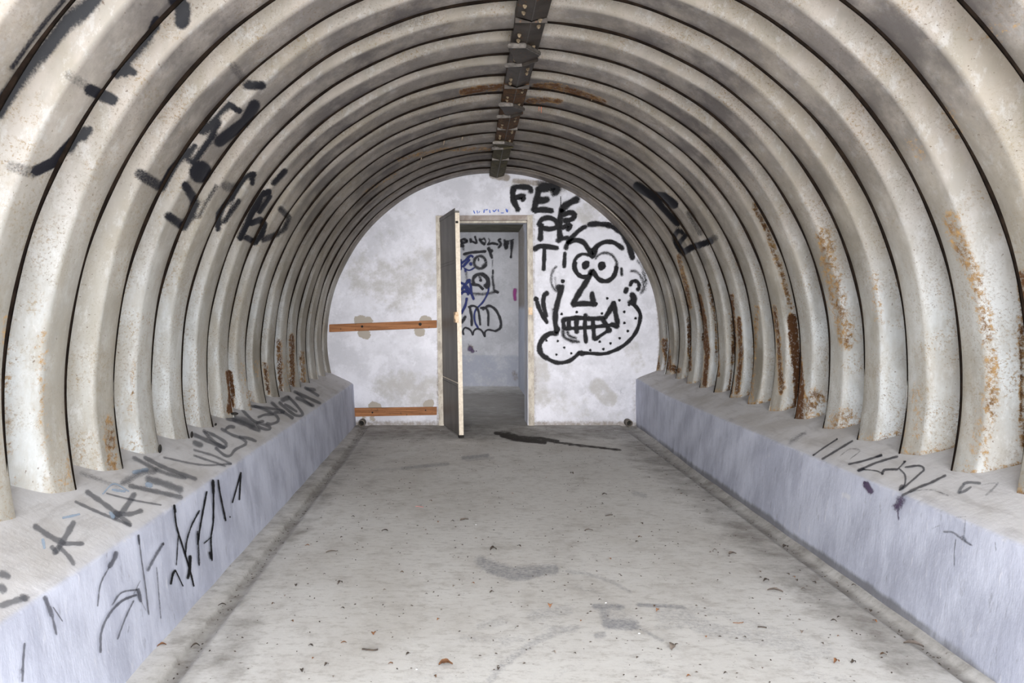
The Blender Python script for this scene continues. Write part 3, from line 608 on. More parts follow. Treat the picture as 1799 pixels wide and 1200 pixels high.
# ------------------------------------------------------------------ graffiti: soft-edged paint films lying on the walls
def hit_plane_y(Y): return lambda p: np.array(unproj(p[0], p[1], Y))
def hit_top(side):
    def f(p):
        dx, dz = (p[0]-VX)/F, -(p[1]-VY)/F         # X = dx*Y, Z = H+dz*Y
        if side < 0: Y = (ZT-.466*1.10+.0025-H)/(dz+.466*dx)
        else: Y = (ZT+.018-.466*1.67+.0025-H)/(dz-.466*dx)
        return np.array((dx*Y, Y, H+dz*Y))
    return f
def hit_face(side):
    def f(p):
        dx, dz = (p[0]-VX)/F, -(p[1]-VY)/F; X = -1.06 if side < 0 else 1.64
        for _ in range(8):
            Y = X/dx; Z = H+dz*Y; e, g = (edge_l(Y), foot_l(Y)) if side < 0 else (edge_r(Y), foot_r(Y))
            X = g+(e-g)*min(1.05, max(0, (Z+.05)/(ZT+.04)))-side*.0055
        Y = X/dx; return np.array((X, Y, H+dz*Y))
    return f
def ribbon_mesh(strokes, hit, step):
    v = []; f = []; e = []
    prof_ = [(-1.15, 0), (-.55, .85), (0, 1.25), (.55, .85), (1.15, 0)]
    for li, (pl, w, s, k) in enumerate(strokes):
        lift = .00025*(li % 9)
        if len(pl) == 1:                                        # round dab
            b = len(v); c = hit(pl[0]); v.append(c); e.append(1.25*k); nn = 14
            for r, a_ in ((w*.9, .95*k), (w+s, 0)):
                for i in range(nn):
                    t = 2*math.pi*i/nn; rr = r*(1+.10*math.sin(3*t+li)); v.append(hit((pl[0][0]+rr*math.cos(t), pl[0][1]+rr*math.sin(t)))); e.append(a_)
            for i in range(nn):
                j = (i+1) % nn; f.append((b, b+1+i, b+1+j)); f.append((b+1+i, b+1+nn+i, b+1+nn+j, b+1+j))
            for q in range(b, len(v)): v[q] = v[q]+(np.array((0, H*0+0, 0))+(cam_dir(v[q])*lift))
            continue
        c = catmull(pl, step); b = len(v); n = len(c)
        dirs = [c[min(i+1, n-1)]-c[max(i-1, 0)] for i in range(n)]; dirs = [d/(np.linalg.norm(d)+1e-9) for d in dirs]
        c = [c[0]-dirs[0]*(w+s)*.8]+c+[c[-1]+dirs[-1]*(w+s)*.8]; dirs = [dirs[0]]+dirs+[dirs[-1]]; n += 2
        for i in range(n):
            nn_ = np.array((-dirs[i][1], dirs[i][0])); ww = (w+s)*(1+.10*math.sin(i*.9+li*2))
            en = 0 if i in (0, n-1) else (.8 if i in (1, n-2) else 1)
            if i in (0, n-1): ww *= .55
            for u, al in prof_:
                q = hit(c[i]+nn_*ww*u); v.append(q+cam_dir(q)*lift); e.append(al*en*k)
        for i in range(n-1):
            for j in range(4): a_ = b+i*5+j; f.append((a_, a_+1, a_+6, a_+5))
    return v, f, e
def cam_dir(q):
    d = np.array((0, 0, H))-q; return d/np.linalg.norm(d)
def graffiti(name, strokes, hit, mat, parent, label=None, step=3.0):
    v, f, e = ribbon_mesh(strokes, hit, step); me = pymesh(name, v, f)
    e = np.array(e); set_attr(me, 'edge', np.stack([e, e, e], -1))
    o = link(name, me, mat, parent, smooth=True)
    if label: o['label'] = label
    return o
HW = hit_plane_y(YW-.003)
def A(*p): return T(880, 300, 6, *p)
def B(*p): return T(880, 470, 6, *p)
W1 = 3.4; S1 = 3.2
def st(pts, w=W1, s=S1, k=1.): return (pts, w*.9, s, k)
graffiti('graffiti_letter', [st(A((135,170),(125,250),(140,330),(185,420)), 4.5), st(A((140,175),(230,170),(310,185),(315,230)), 3.6, 3.5, .95), st(A((150,285),(235,270),(225,315)), 4, 3.5)], HW, SP_BLACK, wall_back, 'black spray-painted letter F above the door')
graffiti('graffiti_letter', [st(A((400,180),(380,290),(345,425)), 5), st(A((350,425),(440,410),(545,425)), 4.5), st(A((400,185),(490,175),(580,180),(560,250)), 7, 5, .95), st(A((390,305),(440,315),(500,295)), 5, 4)], HW, SP_BLACK, wall_back, 'thick black letter E under the arch, right of the F')
graffiti('graffiti_letter', [st(A((820,295),(740,330),(660,385),(635,430)), 4, 5, .95), st(A((630,270),(632,380)), .5, .8, .8)], HW, SP_BLACK, wall_back, 'slanting black stroke under the arch, right of the upper E')
graffiti('graffiti_letter', [st(A((425,560),(420,660),(415,735)), 3.8), st(A((395,575),(430,515),(510,495),(585,535),(590,590),(520,615),(440,605)), 3.6, 3)], HW, SP_BLACK, wall_back, 'black letter P right of the door head')
graffiti('graffiti_letter', [st(A((645,410),(622,500),(618,640),(625,715)), 4.2), st(A((650,470),(730,440),(775,465),(750,510),(660,530)), 3.6, 3.4), st(A((640,610),(700,575),(735,580),(700,630)), 3.4, 3), st(A((590,745),(640,720),(715,705)), 3.2, 3.4, .9)], HW, SP_BLACK, wall_back, 'lower black letter E beside the P')
graffiti('graffiti_letter', [st(A((345,835),(400,800),(450,795),(600,815)), 3.4), st(A((460,805),(455,930),(452,1050)), 2.8, 2.4)], HW, SP_BLACK, wall_back, 'black letter T beside the right door post')
graffiti('graffiti_letter', [st(B((325,335)), 3, 3, .9), st(B((370,330)), 4, 3), st(B((375,350),(420,470),(490,585)), 2.8, 2.6), st(B((495,262),(455,300),(450,400),(480,520)), 2.8, 3)], HW, SP_BLACK, wall_back, 'black V mark below the T, by the right door post')
def circ(cx, cy, rx, ry, a0=0, a1=360, n=14): return [(cx+rx*math.cos(math.radians(a0+(a1-a0)*i/n)), cy+ry*math.sin(math.radians(a0+(a1-a0)*i/n))) for i in range(n+1)]
graffiti('graffiti_outline', [st(A((680,830),(715,740),(800,650),(850,610)), 2.8, 3.4, .9), st(A((850,610),(900,585)), 3.6, 2.5), st(A((920,570),(1000,560),(1120,570),(1220,610)), 3.2, 4, .95),
  st(A((1210,600),(1290,670),(1340,760),(1370,850),(1390,930)), 3.6, 4), st(A((675,860),(672,940),(668,1020)), 2.2, 3, .9), st(A((1270,1020),(1275,1110)), 1.5, 3, .75), st(A((1430,930),(1500,1040),(1530,1180)), 1.5, 5, .5)], HW, SP_BLACK, wall_back, 'broken black outline of the graffiti head')
graffiti('graffiti_brow', [st(A((700,760),(780,732),(860,750),(920,820),(965,910)), 3.6, 3), st(A((965,900),(1000,810),(1090,752),(1190,758),(1290,825)), 3.2, 2.8), st(A((940,830),(965,900),(1000,830)), 4.5, 3), st(A((985,850),(1010,800)), 2.5, 4, .8)], HW, SP_BLACK, wall_back, 'two black arched eyebrows meeting above the eyes')
graffiti('graffiti_eye', [st(A(*circ(875,1000,108,122,20,300)), 1.8, 3, .85), st(A(*circ(880,1000,100,120,60,200)), 2.4, 3), st(A((890,1000)), 7, 2.5), st(A((905,975)), 5, 2.5)], HW, SP_BLACK, wall_back, 'left round graffiti eye with a black pupil')
graffiti('graffiti_eye', [st(A(*circ(1100,1010,125,145,-150,170)), 1.3, 3.5, .62), st(A(*circ(1095,1015,122,150,0,160)), 3, 2.8), st(A((1062,1008)), 7.5, 2.5), st(A((1068,985)), 5, 3), st(A((1210,985),(1215,1050)), 2, 5, .6)], HW, SP_BLACK, wall_back, 'right round graffiti eye with a black pupil')
graffiti('graffiti_nose', [st(B((962,35),(900,150),(820,275),(755,395)), 4.4, 3), st(B((755,395),(860,380),(995,385)), 4.2, 3), st(B((960,260),(965,320),(985,375)), 3.4, 3), st(B((1000,385)), 3.5, 2)], HW, SP_BLACK, wall_back, 'black angular nose of the graffiti face')
graffiti('graffiti_mouth', [st(B((655,550),(800,532),(950,540),(1095,535)), 3.6, 2.5), st(B((1095,535),(1150,450),(1188,365)), 3.4, 3), st(B((1188,365),(1208,480),(1235,600)), 3.4, 3), st(B((1235,600),(1130,610),(950,630),(800,640),(665,645)), 2.6, 2.2), st(B((655,550),(665,645)), 3, 3),
  st(B((720,545),(715,600),(725,655)), 2.8, 2.6), st(B((800,535),(795,600),(800,690)), 3.2, 2.8), st(B((892,490),(885,640),(898,795)), 2.6, 2.6), st(B((968,545),(975,640),(985,760)), 3, 2.6), st(B((985,765),(1070,705),(1160,650)), 2, 2.6, .95), st(B((1075,550),(1120,620),(1150,680)), 3.4, 3),
  st(B((1160,600),(1240,620)), 3, 4), st(B((655,650),(665,730),(740,770),(830,785)), 1.8, 4, .7), st(B((700,660),(720,720),(800,745)), 1.6, 3, .65)], HW, SP_BLACK, wall_back, 'black grid of clenched teeth on the graffiti face')
graffiti('graffiti_jaw', [st(B((600,690),(510,700),(440,755),(405,830),(425,910),(490,960)), 3.6, 3), st(B((490,960),(560,995),(640,1005),(730,980),(795,930),(835,890)), 2.2, 3, .95), st(B((820,900),(950,905),(1050,912),(1130,902)), 2.2, 2.2), st(B((835,895),(870,915)), 3.5, 3),
  st(B((1130,902),(1250,850),(1350,775),(1430,670),(1465,560),(1465,480),(1420,410),(1375,370)), 2.4, 2.4), st(B((1350,370),(1400,360),(1390,300),(1370,280)), 4, 4), st(B((1330,215),(1310,270)), 2.6, 3), st(B((1440,420),(1480,500)), 1.5, 4, .5),
  st(B((650,190),(620,290),(590,400),(575,510),(575,600),(600,665)), 3.2, 3.6, .97), st(B((590,660)), 5, 4), st(B((545,430),(560,520)), 2, 4, .5)], HW, SP_BLACK, wall_back, 'black curling jaw and chin line of the graffiti face')
dots = [(640,490), (800,470), (1122,325), (1250,345), (1065,485), (1300,468), (1420,535), (1302,585), (1338,670), (1252,745), (1155,800), (1080,860), (942,872), (1042,782), (742,905), (585,918), (668,845), (1350,395), (1185,375), (480,770), (600,775)]
graffiti('graffiti_stubble', [st(B(d), 2.1, 1.8, 1. if i < 14 else .8) for i, d in enumerate(dots)], HW, SP_BLACK, wall_back, 'scattered black stubble dots on the graffiti chin')
graffiti('graffiti_ear', [st(B(*circ(620,120,90,140,90,250)), 1, 4, .55), st(B(*circ(620,130,50,90,80,200)), 1, 4, .45), st(B((652,145)), 3.4, 2.4), st(B((620,190),(600,230)), 4, 3.4, .9)], HW, SP_BLACK, wall_back, 'faint left ear of the graffiti face')
graffiti('graffiti_ear', [st(B((1360,40),(1430,45),(1485,110),(1505,200),(1470,290)), 1, 4.5, .55), st(B(*circ(1410,195,48,52,180,420)), 1.8, 3.4, .85), st(B((1490,40),(1530,150),(1500,250)), 1.5, 6, .5), st(B((1370,180)), 2.4, 2, .9)], HW, SP_BLACK, wall_back, 'curled right ear of the graffiti face near the ribs')
graffiti('graffiti_smudge', [st(A((960,150),(900,130),(800,140),(700,180),(560,140)), 6, 8, .5), st(A((380,120),(560,150)), 3, 6, .6), st(A((1120,620),(1220,680)), 6, 10, .25)], HW, SP_SMUDGE, wall_back, 'sooty black overspray along the arch above the letters')
graffiti('graffiti_scribble', [st([(832,370),(834,375)], .5, .7), st([(838,370),(839,375)], .5, .7), st([(843,371),(841,374)], .5, .7), st([(851,368),(850,374)], .6, .8), st([(853,369),(857,368)], .5, .7), st([(860,369),(861,374)], .6, .8), st([(866,369),(868,372),(872,368)], .6, .8), st([(875,368),(876,372)], .7, .8), st([(880,374),(885,374)], .5, .7), st([(889,367),(891,373),(892,368)], .7, .8)], HW, mat_spray('blue_marker', (.05, .12, .5), .8, .6), wall_back, 'tiny blue scribbled lettering above the door frame', 2)
graffiti('graffiti_scribble', [st(T(1080,620,7.5,*circ(120,500,40,40)), .8, 2, .4), st(T(1080,620,7.5,(0,480),(60,490),(90,560)), .8, 2, .4), st(T(1080,620,7.5,(0,600),(50,610),(80,700)), .8, 2, .35)], HW, SP_GREY, wall_back, 'faint grey loops low on the end wall near the right plinth')
graffiti('frame_paint_mark', [st([(931.5,526)], 2.4, 2.2, 1)], hit_plane_y(YW-.0245), SP_BLACK, door)
# passage graffiti
HF = hit_plane_y(YF-.006)
def C(*p): return T(800, 400, 10, *p)
def D(*p): return T(740, 500, 8, *p)
def s2(p, w=1.3, s=1.8, k=1.): return (p, w, s, k)
graffiti('graffiti_lettering', [s2(C(*circ(150,235,52,28))), s2(C((265,195),(270,260)), 1.8), s2(C((275,235),(370,265),(340,150)), 1.2, 1.6, .9), s2(C((370,262)), 1.5), s2(C((420,190),(455,250),(520,300)), 1.8, 2, .85), s2(C((430,225),(500,190)), 1, 1.6, .8), s2(C((500,180),(530,240),(510,300)), 1, 1.6, .7), s2(C((575,190),(600,230),(560,305)), .9, 1.4, .7),
  s2(C((565,300),(640,275),(730,290)), 1.1), s2(C((735,292)), 1.6), s2(C((800,200),(755,220),(800,285),(750,360)), 1.3, 2, .85), s2(C((860,215),(880,290),(885,375)), 2, 2.4, .85), s2(C((920,230),(900,370)), 1.8, 2.2, .85), s2(C((850,300),(920,330)), 1.6, 2, .8), s2(C((935,235),(1030,205)), .9, 1.6, .7), s2(C((995,225),(985,380)), 2, 2, .85), s2(C((985,380),(975,520)), .9, 1.5, .85), s2(C((975,520)), 1.4)], HF, SP_PASS, wall_far, 'black lettering across the top of the passage wall', 2)
graffiti('graffiti_figure', [s2(C((110,310)), 3.5, 3), s2(C((130,340),(150,400)), 2, 3, .6), s2(C((140,470),(260,440),(430,425),(520,415)), 1.6, 1.8), s2(C((520,415)), 2), s2(C((580,350),(600,400),(650,405)), 2.6, 2), s2(C((600,400),(640,530)), 1.5, 2, .9), s2(C((640,530)), 1.4), s2(C((650,560),(650,700)), .8, 2, .5), s2(C((658,740),(658,815)), 1.2, 1.2), s2(C((650,830),(665,1000),(680,1110)), 1, 2.5, .7), s2(C((680,1110),(755,1140)), 1.8, 2), s2(C((300,1160),(500,1165),(700,1130)), 1.4, 3.5, .6),
  s2(C(*circ(430,610,105,110)), 1.4, 2.8, .75), s2(C((405,530),(405,585)), 1, 1.4, .8), s2(C((480,690),(540,640)), 3, 3, .8), s2(C((180,440),(220,520)), 2, 5, .5), s2(C(*circ(440,930,130,115,150,420)), 2, 2.4, .9), s2(C((480,830),(560,900),(585,1000),(540,1060)), 2.4, 2), s2(C((445,925)), 2.4, 1.6), s2(C((400,840),(450,900)), 1.6, 3, .6), s2(C((260,1000),(400,1010),(480,1080)), 1.6, 1.8), s2(C((480,1075)), 2, 1.6), s2(C((180,760),(200,900)), 1, 5, .5),
  s2(D((680,310),(705,440),(710,580)), 1.8, 1.4), s2(D((660,315),(740,300),(800,360),(830,570)), 1.3, 1.4), s2(D((830,330),(900,330),(940,400),(940,580)), 1.3, 1.4), s2(D((860,350),(950,300),(1040,350),(1100,460),(1120,560),(1100,620),(1040,655)), 1.8, 1.5), s2(D((1040,655),(940,635),(895,670),(895,735)), 1.2, 1.2), s2(D((895,730),(850,650),(790,620),(740,650),(725,710)), 1.2, 1.2), s2(D((725,710),(690,640),(620,605),(585,650),(595,705)), 1.1, 1.2), s2(D((625,445),(590,500),(560,540)), 2, 2, .9)], HF, SP_PASS, wall_far, 'black scribbled figure with round eyes on the passage wall', 2)
graffiti('graffiti_tag', [s2(C((100,630),(180,570),(270,490),(310,520)), 1.2), s2(C((95,560),(95,740)), 1), s2(C((130,690),(250,560)), 1.6), s2(C((150,710),(240,750),(340,700)), 1, 1.2, .9), s2(C((260,620),(280,660)), 2.5, 2), s2(C((170,740),(180,770)), 2, 2), s2(C((105,1100),(190,980),(250,910)), 1.6), s2(C((250,910),(290,1180)), 1), s2(C((90,960),(160,1000)), 1.4), s2(C((170,1030),(240,1150)), 2), s2(C((200,950),(240,930)), 3, 2), s2(C(*circ(170,1170,60,50,180,360)), 1.5),
  s2(D((945,0),(940,100),(870,240),(770,350),(745,440),(760,540),(800,610)), 1.3, 1.2, .9), s2(D((640,190),(620,290),(560,410)), 1.8, 1.4), s2(D((640,20),(700,120),(740,210)), 1.8, 1.4), s2(D((705,0),(710,110)), .9, 1, .8), s2(D((580,100),(650,100),(660,150)), 1.5, 1.5, .8)], HF, SP_BLUE, wall_far, 'dark blue tag on the passage wall beside the door leaf', 2)
graffiti('graffiti_dab', [s2(D((1320,60),(1312,130),(1320,220)), 2.2, 2.4, .9)], HF, SP_PINK, wall_far, 'magenta dab at the right edge of the passage wall')
graffiti('graffiti_splat', [s2(D((690,905)), 4, 4, .85), s2(D((720,935)), 3, 3, .8), s2(D((775,935)), 1, 1, .8), s2(D((660,830),(680,870)), .5, 1.4, .6)], HF, SP_PURP, wall_far, 'small dark splat low on the passage wall')
# left plinth
def E(*p): return T(0, 800, 3, *p)
def G(*p): return T(340, 640, 6, *p)
TL, FL, TR, FR = hit_top(-1), hit_face(-1), hit_top(1), hit_face(1)
graffiti('graffiti_cross', [st(E((180,372),(270,430),(340,465)), 4.5, 3), st(E((390,350),(345,430),(285,520)), 4.5, 3), st(E((330,465),(440,465)), 3, 2.5), st(E((310,480),(360,530),(390,575)), 3.5, 2.5), st(E((270,480),(300,510)), 3, 3)], TL, SP_GREY, wall_left, 'grey spray-painted star on top of the left plinth, nearest the camera')
graffiti('graffiti_tag', [st(E((455,190),(570,270),(690,368)), 3.5, 3), st(E((395,243),(520,300),(690,370)), 1.8, 2), st(E((710,200),(650,290),(600,330)), 4, 3), st(E((600,305),(680,310),(750,290)), 3, 3), st(E((560,200),(700,235),(850,262)), .8, 1.5), st(E((640,150),(750,90),(830,80)), 5, 5, .7), st(E((680,160),(820,190),(960,222)), 2, 4, .9), st(E((770,120),(870,150),(960,185)), 4, 5, .9), st(E((760,10),(880,70),(1035,125)), 2.4, 3), st(E((700,10),(860,90),(980,120)), 1.6, 4, .8), st(E((860,10),(1060,50),(1220,45)), 1, 2, .8), st(E((420,90),(560,140),(640,160)), 2, 6, .5)], TL, SP_GREY, wall_left, 'grey scrawled tag on top of the left plinth beside the second rib foot')
graffiti('graffiti_tag', [st(E((0,620),(50,640)), 4, 5), st(E((0,690),(25,715)), 7, 5), st(E((0,795),(70,770),(150,748)), 4, 4), st(E((110,740),(140,760)), 4, 4)], TL, SP_GREY, wall_left, 'grey scrawl on the left plinth at the very edge of view')
graffiti('graffiti_highlight', [st(E((225,440),(235,490)), 2, 2), st(E((330,330),(420,310)), 1, 2), st(E((590,180),(660,190)), 1.5, 2), st(E((700,90),(780,75)), 2, 3), st(E((770,150),(800,160)), 3, 4), st(E((580,300),(600,330)), 2, 3), st(E((540,205),(600,150),(680,190)), .8, 1.2)], TL, SP_LBLUE, wall_left, 'pale blue outline around the grey scrawls on the left plinth')
graffiti('graffiti_tag', [st(G((0,740),(180,820),(330,880)), 2.4, 3), st(G((100,700),(240,760),(340,830),(320,880),(200,800),(110,710)), 1.8, 2.4), st(G((340,685),(380,655),(435,665)), 2.4, 2), st(G((290,680),(400,740),(520,790),(550,840),(440,900),(390,960),(330,960),(230,880)), 1.7, 2), st(G((480,765),(580,780),(660,812)), 2, 2), st(G((0,820),(90,860)), 3, 4), st(G((0,900),(200,960),(400,1050)), 1, 2.4, .8), st(G((0,960),(180,1020),(340,1075)), 1, 2.4, .8)], TL, SP_GREY, wall_left, 'grey looping tag in the middle of the left plinth top')
graffiti('graffiti_tag', [st(G((350,565),(520,620),(700,700)), 3, 3), st(G((420,570),(560,600),(640,650)), 5, 4, .9), st(G((510,480),(640,600),(760,640),(810,670),(780,690),(690,660),(670,620),(740,600)), 1.8, 2), st(G((640,440),(780,490),(880,550),(890,600),(820,630),(770,620)), 1.8, 2), st(G((680,560),(760,530),(840,530)), 1.5, 2), st(G((600,440),(780,460),(930,490),(950,510),(850,505)), 1.5, 2), st(G((820,400),(900,470),(1050,570)), 1.8, 2.4)], TL, SP_GREY, wall_left, 'grey rounded tag further along the left plinth top')
graffiti('graffiti_tag', [st(G((900,400),(980,470),(1080,540),(1150,530),(1100,450),(1000,340)), 1.6, 2.2), st(G((930,380),(1000,350)), 3, 4), st(G((960,420),(1090,500)), 1.6, 2), st(G((1080,350),(1180,400),(1270,440)), 1.8, 2.4), st(G((1060,285),(1200,350),(1340,412)), 1.7, 2.4), st(G((1190,255),(1285,270)), 2.2, 2), st(G((1170,245),(1250,290),(1320,335)), 1.5, 2), st(G((1080,300),(1250,440)), 1, 2, .8)], TL, SP_GREY, wall_left, 'small grey tag at the far end of the left plinth top')
graffiti('graffiti_scratch', [st(E((235,745),(262,810),(275,850)), 3, 3), st(E((275,850),(298,945)), 1.2, 2.4, .9), st(E((280,800),(330,875)), .6, 1.2, .9), st(E((130,990),(122,1100),(118,1195)), 1.2, 2, .95), st(E((100,1120),(110,1190)), 2, 6, .4)], FL, SP_SMUDGE, wall_left, 'black spike marks on the face of the left plinth nearest the camera')
graffiti('graffiti_arc', [st(E((530,1040),(535,930),(575,840),(640,770),(720,735)), 1.6, 1.6), st(E((590,790),(640,725),(720,708)), 1, 1.6, .8), st(E((728,705),(742,770)), 2.6, 2.4), st(E((705,765),(660,860),(620,970)), .7, 1.5, .85), st(E((745,770),(770,820)), .8, 1.5, .6), st(E((680,900),(675,940)), .6, 1.2, .5)], FL, SP_SMUDGE, wall_left, 'black curved arc on the face of the left plinth')
graffiti('graffiti_scrawl', [st(E((615,510),(600,550),(575,590)), 2.6, 3), st(E((575,590),(530,680),(515,795)), .7, 1.6, .85), st(E((730,420),(745,540),(765,680),(785,840)), .8, 1.2, .95), st(E((730,420),(735,470)), 1.6, 1.5), st(E((860,465),(820,530),(778,610)), 1.4, 2.6, .85), st(E((860,465)), 1.8, 1.8), st(E((825,590),(835,700),(848,860)), .6, 1.2, .7), st(E((740,660),(700,740)), .6, 1.2, .6)], FL, SP_SMUDGE, wall_left, 'thin black scrawled strokes left of the zigzag lettering on the left plinth')
graffiti('graffiti_lettering', [st(E((918,262),(930,370),(960,470),(1000,600),(1022,690)), 1, 1.3), st(E((918,262),(925,300)), 1.8, 1.6), st(E((940,420),(930,580)), .6, 1.1, .8), st(E((1003,530),(1000,600),(990,650)), 2, 2), st(E((900,680),(912,625),(925,605)), 1.6, 1.5), st(E((925,605),(965,690)), .6, 1), st(E((1052,290),(1010,370),(985,450),(978,520)), .9, 1.6, .85), st(E((1090,190),(1075,270),(1055,380),(1042,470)), 1.2, 1.2), st(E((1042,400),(1050,580)), 1, 2, .75), st(E((1122,130),(1126,200)), 2.4, 1.6), st(E((1126,200),(1124,350),(1112,440),(1118,555)), .9, 1.3), st(E((1150,130),(1160,200),(1190,345)), .9, 1.4), st(E((1186,330)), 1.4, 1.6), st(E((1213,325)), 1, 1.4), st(E((1270,90),(1245,180),(1225,250)), .7, 1.2), st(E((1270,90),(1266,160),(1262,235)), 1, 1.2), st(E((1075,465),(1115,430)), .7, 1.4, .8), st(E((1105,510),(1115,545)), 1.4, 1.8)], FL, SP_BLACK, wall_left, 'thin black zigzag lettering on the face of the left plinth')
# right plinth
def K(*p): return T(1340, 720, 3.919, *p)
graffiti('graffiti_strokes', [st(K((345,315),(430,255),(515,200)), .8, 1.2), st(K((510,200)), 1, 1.5), st(K((350,310)), 1.2, 1.4), st(K((408,340),(500,285),(620,212)), 1.2, 1.6), st(K((590,375),(700,350),(820,312)), 1, 1.6), st(K((780,325),(820,310)), 2, 1.6), st(K((655,420),(780,365),(930,320)), 1.2, 1.8), st(K((655,418),(700,405)), 2.4, 2), st(K((180,230),(300,150)), 1.5, 6, .5), st(K((530,320),(600,270),(670,280),(600,340)), .6, 1.5, .5)], TR, SP_SMUDGE, wall_right, 'slanting grey pen strokes on top of the right plinth')
graffiti('graffiti_tag', [st(K((822,445),(835,415),(880,410),(930,410)), 1.8, 1.4), st(K((930,408),(985,352)), .8, 1.2), st(K((975,358)), 2, 1.4), st(K((690,410),(780,420),(830,440)), .7, 1.3, .8), st(K((940,405),(980,450),(975,520),(940,555)), 1, 1.4), st(K((980,395),(1080,385),(1110,410),(1070,450),(960,545)), 1, 1.6), st(K((965,520),(945,550)), 3, 2), st(K((960,590),(1060,540),(1160,500),(1260,450)), 1.6, 1.8, .95), st(K((1000,565),(1150,550),(1280,590)), .8, 2, .5)], TR, SP_SMUDGE, wall_right, 'grey looping tag on top of the right plinth above the purple dabs')
graffiti('graffiti_glyph', [st(K((1500,505),(1420,500),(1380,510)), 2.2, 1.4), st(K((1385,515),(1360,545),(1350,575)), 3, 1.4), st(K((1355,570),(1390,560),(1435,530)), 2, 1.4), st(K((1500,520),(1570,505),(1625,505)), .7, 1.6, .5), st(K((1622,500),(1590,540),(1535,590)), 1.8, 2, .6)], TR, SP_GREY, wall_right, 'small grey C-shaped glyph on top of the right plinth, nearest the camera')
graffiti('graffiti_dab', [st(K((705,505),(725,535),(750,570)), 4.5, 3.4, 1), st(K((700,500)), 2, 2)], FR, SP_PURP, wall_right, 'dark purple dab high on the face of the right plinth')
graffiti('graffiti_dab', [st(K((955,600),(940,650),(915,680)), 5, 7, .72), st(K((930,690),(935,760)), .7, 2, .6), st(K((920,760),(900,900)), 3, 9, .22)], FR, SP_PURP, wall_right, 'faded violet smear dripping down the face of the right plinth')
graffiti('graffiti_crack', [st(K((1245,840),(1310,845),(1370,890),(1440,935)), 1, 2, .8), st(K((1395,755),(1385,880)), .7, 1.6, .7), st(K((1330,890),(1320,970),(1318,1080)), .6, 1.2, .7), st(K((1370,870),(1400,900)), 2, 2, .8), st(K((1160,820),(1220,795)), .8, 2, .5), st(K((1600,910),(1605,970)), .7, 1.4, .6), st(K((1330,740),(1410,735)), .6, 2, .5)], FR, SP_GREY, wall_right, 'grey cracked paint flaw on the face of the right plinth near the frame edge')

# ------------------------------------------------------------------ leaf litter on the floor
M_L = [mat_simple('dry_leaf_brown', (.14, .085, .05), (.08, .05, .03), 60, .8), mat_simple('dry_leaf_dark', (.055, .045, .038), (.09, .07, .055), 60, .8),
       mat_simple('dry_leaf_rust', (.28, .13, .06), (.18, .09, .05), 60, .8), mat_simple('dry_leaf_grey', (.25, .21, .18), (.17, .14, .12), 60, .8), mat_simple('pale_chip', (.75, .75, .75), (.6, .6, .6), 60, .8),
       mat_simple('pink_scrap', (.5, .2, .19), (.4, .17, .16), 60, .7)]
def floor_pt(px_, py_): Y = F*H/(py_-VY); return ((px_-VX)*Y/F, Y, .0015)
def leaf_mesh(L, Wd, curl, seed):
    r = random.Random(seed); n = 8; v = []; f = []
    for i in range(n):
        u = i/(n-1); w = Wd*(math.sin(math.pi*min(.97, max(.03, u)))**.7)*r.uniform(.75, 1.15)/2; b = curl*math.sin(u*math.pi)
        for s, zz in ((-1, .006+curl*.5*r.random()), (0, .0015), (1, .005+curl*.5*r.random())):
            v.append(((u-.5)*L*(1-curl*2), s*w+.06*L*math.sin(u*2+seed), max(.001, b+zz*min(1, Wd*30))))
    for i in range(n-1):
        for j in range(2): a = i*3+j; f.append((a, a+3, a+4, a+1))
    me = pymesh('dry_leaf', v, f); return me
def twig_mesh(L, r_, seed):
    r = random.Random(seed); pts = [((u-.5)*L, .22*L*math.sin(u*3.2+seed)*r.uniform(.6, 1), .004) for u in np.linspace(0, 1, 8)]
    V = np.array([[(x, y+r_*math.cos(t), max(.0005, z+r_*math.sin(t))) for t in np.linspace(0, 2*math.pi, 6)] for x, y, z in pts]); return grid_mesh('twig', V)
def put(name, me, mat, px_, py_, rot, label, cat, group=None):
    x, y, z = floor_pt(px_, py_)
    o = link(name, me.copy() if me.users and False else me, None, None, True)
    if not me.materials: me.materials.append(mat)
    o.location = (x, y, z); o.rotation_euler = (0, 0, rot); o['label'] = label; o['category'] = cat
    if group: o['group'] = group
    return o
